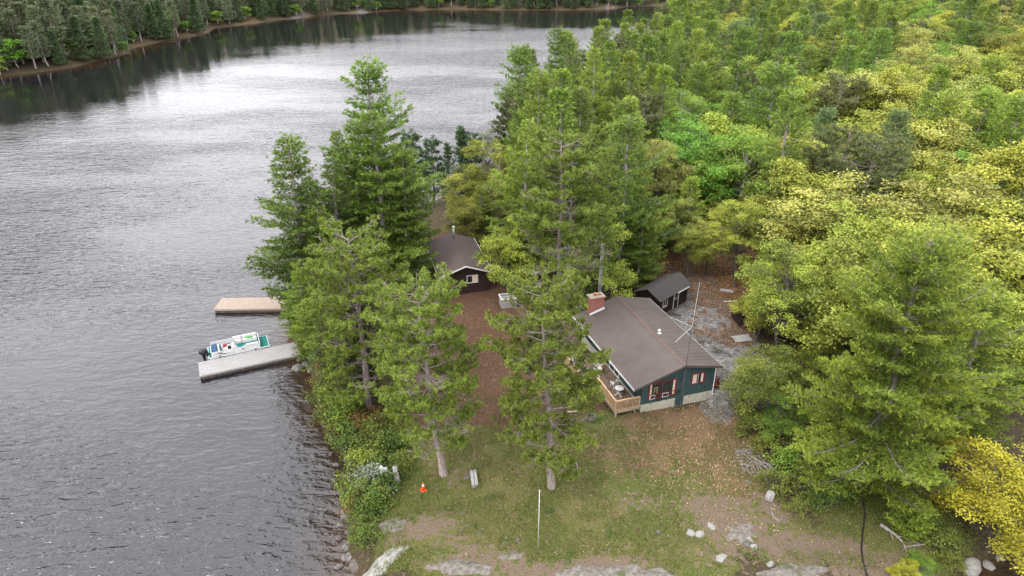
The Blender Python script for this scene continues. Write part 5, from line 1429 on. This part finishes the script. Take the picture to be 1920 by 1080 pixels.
for (x, y) in under:
    z = gh(x, y); H = g.uniform(4.5, 8); px, py = proj(x, y, z + H); k = g.choice(['olivesmall', 'oaksmall', 'limesmall', 'olivesmall'])
    cells.setdefault(({'olivesmall': 'low olive understory maple', 'oaksmall': 'low yellow understory oak', 'limesmall': 'low green understory maple'}[k], place_words(px, py)), []).append((k, x, y, H, px))
for (x, y) in pts:
    z = gh(x, y)
    px, py = proj(x, y, z + 15)
    k = zone_kind(px, py, g)
    H = g.uniform(*HG[k])
    px, py = proj(x, y, z + H)
    cells.setdefault((WORDS[k], place_words(px, py)), []).append((k, x, y, H, px))
for (wd_, pw), L_ in cells.items():
    L_.sort(key=lambda r: r[4])
    sizes = sorted(r[3] for r in L_)
    for i, (k, x, y, H, px) in enumerate(L_):
        if len(L_) == 1: pre, grp = '', None
        elif H == sizes[-1]: pre, grp = 'tallest ', None
        elif H == sizes[0]: pre, grp = 'shortest ', None
        elif len(L_) == 3: pre, grp = 'middling ', None
        else: pre, grp = 'middling ', 'middling ' + wd_ + 's ' + pw
        w3 = (pre + wd_ + ' ' + pw).split()[:16]
        tree(k, x, y, H, ' '.join(w3), group=grp or (wd_ + 's on the wooded hillside'), var=g.randrange(4), wide=g.uniform(1.05, 1.4) if k in ('oakm', 'palem', 'limem') else g.uniform(.95, 1.25))
# ------------------------------------------------------------------ forest across the lake
FWORDS = {'farpine': 'grey-green pine with bare lower trunk', 'farsp': 'dark spruce', 'farbl': 'light green birch'}
def far_place(px):
    return 'in the left corner forest across the lake' if px < 130 else ('on the near headland across the lake' if px < 260 else ('in the forest behind the small far headland' if px < 420 else ('on the far shore by the pale ledges' if px < 760 else 'on the far shore across the narrows')))
cand = []
PTS = [(-330, 140)] + FAR[2:16]
seg = []
g = random.Random(5)
far = []
for _ in range(40000):
    x, y = g.uniform(-290, 160), g.uniform(150, 560)
    far.append((x, y))
F_ = np.array(far); dF = sdist(F_[:, 0], F_[:, 1], FAR); dLd = sdist(F_[:, 0], F_[:, 1], LAND)
sel = []
for (x, y), d, dl_ in zip(far, dF, dLd):
    lim = 50 if x < -125 and y < 345 else 20
    if d < 1.7 or d > lim or dl_ > -4: continue
    px, py = proj(x, y, 5)
    if px < -160 or px > 1330: continue
    r = 3.5 if y < 300 else 4.4
    if d > 14: r *= 1.3
    if all((a_ - x) ** 2 + (b_ - y) ** 2 > r * r for a_, b_, *_x in sel): sel.append((x, y, d, px))
far_cells = {}
for (x, y, d, px) in sel:
    u = g.random()
    if d < 6: k = 'farbl' if u < .3 else ('farsp' if u < .6 else 'farpine')
    else: k = 'farpine' if u < .66 else ('farsp' if u < .95 else 'farbl')
    if px > 380 and k == 'farpine' and g.random() < .45: k = 'farsp'
    H = {'farpine': g.uniform(15, 21), 'farsp': g.uniform(11, 19), 'farbl': g.uniform(5, 10)}[k] * (1 if d > 5 else .8)
    lab = FWORDS[k] + ' ' + far_place(px)
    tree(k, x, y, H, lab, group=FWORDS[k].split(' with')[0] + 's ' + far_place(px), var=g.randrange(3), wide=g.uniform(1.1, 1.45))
print('trees', len(PLACED), 'slope', len(pts), 'far', len(sel))

# ------------------------------------------------------------------ bank shrubs
SH = [(572, 672, 1.0, 'shrub'), (600, 690, 1.2, 'shrub'), (622, 706, 1.2, 'russet'), (612, 728, 1.1, 'shrub'), (640, 735, 1.3, 'shrub'), (608, 752, 1.0, 'shrub'), (632, 765, 1.2, 'oak'), (655, 758, 1.1, 'shrub'), (620, 788, 1.0, 'shrub'),
      (652, 800, 1.4, 'lime'), (634, 812, 1.0, 'shrub'), (664, 830, 1.3, 'shrub'), (690, 812, 1.2, 'russet'), (715, 828, 1.3, 'shrub'), (672, 858, 1.1, 'shrub'), (700, 860, 1.3, 'shrub'), (735, 850, 1.1, 'shrub'), (683, 885, 1.2, 'oak'),
      (708, 890, 1.2, 'shrub'), (674, 905, 1.0, 'shrub'), (697, 918, 1.3, 'frost'), (722, 915, 1.0, 'shrub'), (668, 935, 1.0, 'limeb'), (690, 945, 1.2, 'shrub'), (712, 942, .9, 'shrub'), (668, 958, .8, 'russet'), (684, 972, 1.0, 'shrub'), (703, 965, .8, 'shrub'),
      (678, 1000, .8, 'shrub'), (692, 1015, .7, 'shrub'), (752, 880, .9, 'shrub'), (590, 660, .8, 'russet'), (645, 700, 1.1, 'shrub'), (668, 740, .9, 'shrub'), (730, 800, .9, 'shrub'), (760, 830, .8, 'shrub'), (655, 780, 1.1, 'shrub'),
      (1440, 850, 1.1, 'olive'), (1470, 880, 1.3, 'lime'), (1455, 915, 1.0, 'shrub'), (1500, 925, 1.2, 'shrub'), (1530, 950, 1.0, 'shrub'), (1560, 935, 1.1, 'lime'), (1410, 810, 1.2, 'olive'), (1430, 790, 1.1, 'lime'), (1395, 770, 1.0, 'olive'),
      (1490, 960, .8, 'shrub'), (1760, 1030, 1.0, 'shrub'), (1740, 985, .9, 'shrub'), (1780, 1060, .8, 'shrub'), (1090, 745, .7, 'shrub'), (1185, 500, 1.3, 'shrub'), (1210, 505, 1.0, 'shrub'), (1165, 530, 1.1, 'shrub'), (1340, 455, 1.2, 'olive'), (1290, 440, 1.3, 'olive'), (1370, 470, 1.1, 'shrub'), (1400, 500, 1.0, 'olive')]
CW_ = {'shrub': 'dark green shrub', 'russet': 'russet brown shrub', 'oak': 'yellow shrub', 'lime': 'vivid green shrub', 'frost': 'pale grey-leaved shrub', 'limeb': 'bright lime shrub', 'olive': 'olive shrub'}
cnt = {}
for i, (px, py, s, mt) in enumerate(SH):
    x, y, h = gp(px, py)
    if px < 780: pl = 'on the left bank ' + ('near the grey dock' if py < 715 else ('beside the brush pile' if py < 830 else ('left of the leaning post' if py < 925 else 'above the pale shore slab')))
    elif px > 1700: pl = 'below the young pine near the golden maple'
    elif py < 540: pl = 'at the far edge of the clearing'
    elif px < 1200: pl = 'by the deck stair'
    elif py < 900: pl = 'at the forest edge right of the cottage'
    else: pl = 'at the forest edge under the huge pine'
    cnt.setdefault((mt, pl), []).append((x, y, h, s * (1.18 if px < 780 else 1)))
SZ = ['largest ', 'smallest ']
i = 0
for (mt, pl), L_ in cnt.items():
    ss = sorted(r[3] for r in L_)
    for (x, y, h, s) in L_:
        lb = CW_[mt] + ' ' + pl
        grp = CW_[mt] + 's ' + pl if len(L_) > 1 else None
        if len(L_) > 1: lb = 'rounded ' + lb
        t = thing('shrub', lb, 'shrub', (x, y, h - .05), i * 1.3, grp)
        t.scale = (s, s, s * .9)
        a_, b_ = P_['shrub'][i % 4]
        q_ = link('stems', a_, t); slot(q_, M['barkdark']); q_ = link('leaves', b_, t); slot(q_, M['lime' if mt == 'limeb' else mt]); i += 1

# ------------------------------------------------------------------ ground cover, grass, fallen leaves (uncountable)
gr = np.random.default_rng(9)
def scatter(n, x0, x1, y0, y1, test):
    x = gr.uniform(x0, x1, n); y = gr.uniform(y0, y1, n)
    k = test(x, y); x, y = x[k], y[k]
    return np.stack([x, y, height(x, y)], 1)
from bisect import bisect
def attr_at(arr, x, y):
    i = np.clip(np.searchsorted(gy, y), 0, len(gy) - 1); j = np.clip(np.searchsorted(gx, x), 0, len(gx) - 1)
    return arr[i, j]
def patch(x, y): return fbm(x * .5, y * .5, 3)
P0 = scatter(130000, -16, 32, 32, 66, lambda x, y: (attr_at(lawn, x, y) > .45) & (attr_at(dirt, x, y) < .3) & (attr_at(rockz, x, y) < .3) & (patch(x, y) > .34))
V, T = rays(P0, np.tile([0, 0, 1.0], (len(P0), 1)), 2, .13, .04, .6, gr, .3 + .5 * gr.random(len(P0)))
o = link('grass', crown_mesh(V, T), None, leaf_mat('grass_blades', (.055, .085, .018), (.20, .20, .065), 0, 0, .3)); o['kind'] = 'stuff'
def bankt(x, y):
    d = sdist(x, y, LAND)
    a_ = (d > .4) & (d < 4.2) & (x < 0) & (y < 75)
    b_ = (sdist(x, y, CLEAR) > -4) & (sdist(x, y, CLEAR) < .8) & (x > 15) & (y < 60) & (d > 1)
    return (a_ | b_) & (patch(x + 40, y) > .40) & (attr_at(rockz, x, y) < .3)
P0 = scatter(90000, -30, 36, 33, 78, bankt)
V, T = leaves(P0 + np.array([0, 0, .16]), 3, .12, .13, .09, gr, .2 + .6 * gr.random(len(P0)), .8, .8)
o = link('ground_cover', crown_mesh(V, T), None, leaf_mat('low_leafy_plants', (.045, .075, .012), (.19, .23, .035), 0, 0, .3)); o['kind'] = 'stuff'
P0 = scatter(60000, -5, 32, 33, 66, lambda x, y: (gr.random(len(x)) < np.clip(.05 + .9 * np.exp(-(((x - 16.5) / 6.5) ** 2 + ((y - 44) / 5.5) ** 2)), 0, 1)) & (patch(x * 2, y * 2) > .42) & (sdist(x, y, LAND) > 2))
V, T = leaves(P0 + np.array([0, 0, .05]), 1, .02, .13, .08, gr, gr.random(len(P0)), 1.2, .3, .1)
o = link('fallen_leaves', crown_mesh(V, T), None, leaf_mat('dry_leaves', (.16, .11, .06), (.42, .35, .18), 0, 0, .1)); o['kind'] = 'stuff'
P0 = scatter(70000, 8, 34, 55, 92, lambda x, y: (attr_at(litter, x, y) > .35))
V, T = leaves(P0 + np.array([0, 0, .05]), 1, .03, .17, .12, gr, gr.random(len(P0)), 1.0, .3, .1)
o = link('leaf_litter', crown_mesh(V, T), None, leaf_mat('brown_leaf_litter', (.08, .04, .02), (.32, .17, .08), 0, 0, .1)); o['kind'] = 'stuff'
P0 = scatter(1, -5, 32, 33, 66, lambda x, y: x > -99)

print('faces', {k: sum(len(b.polygons) for a, b in v) for k, v in P_.items()})
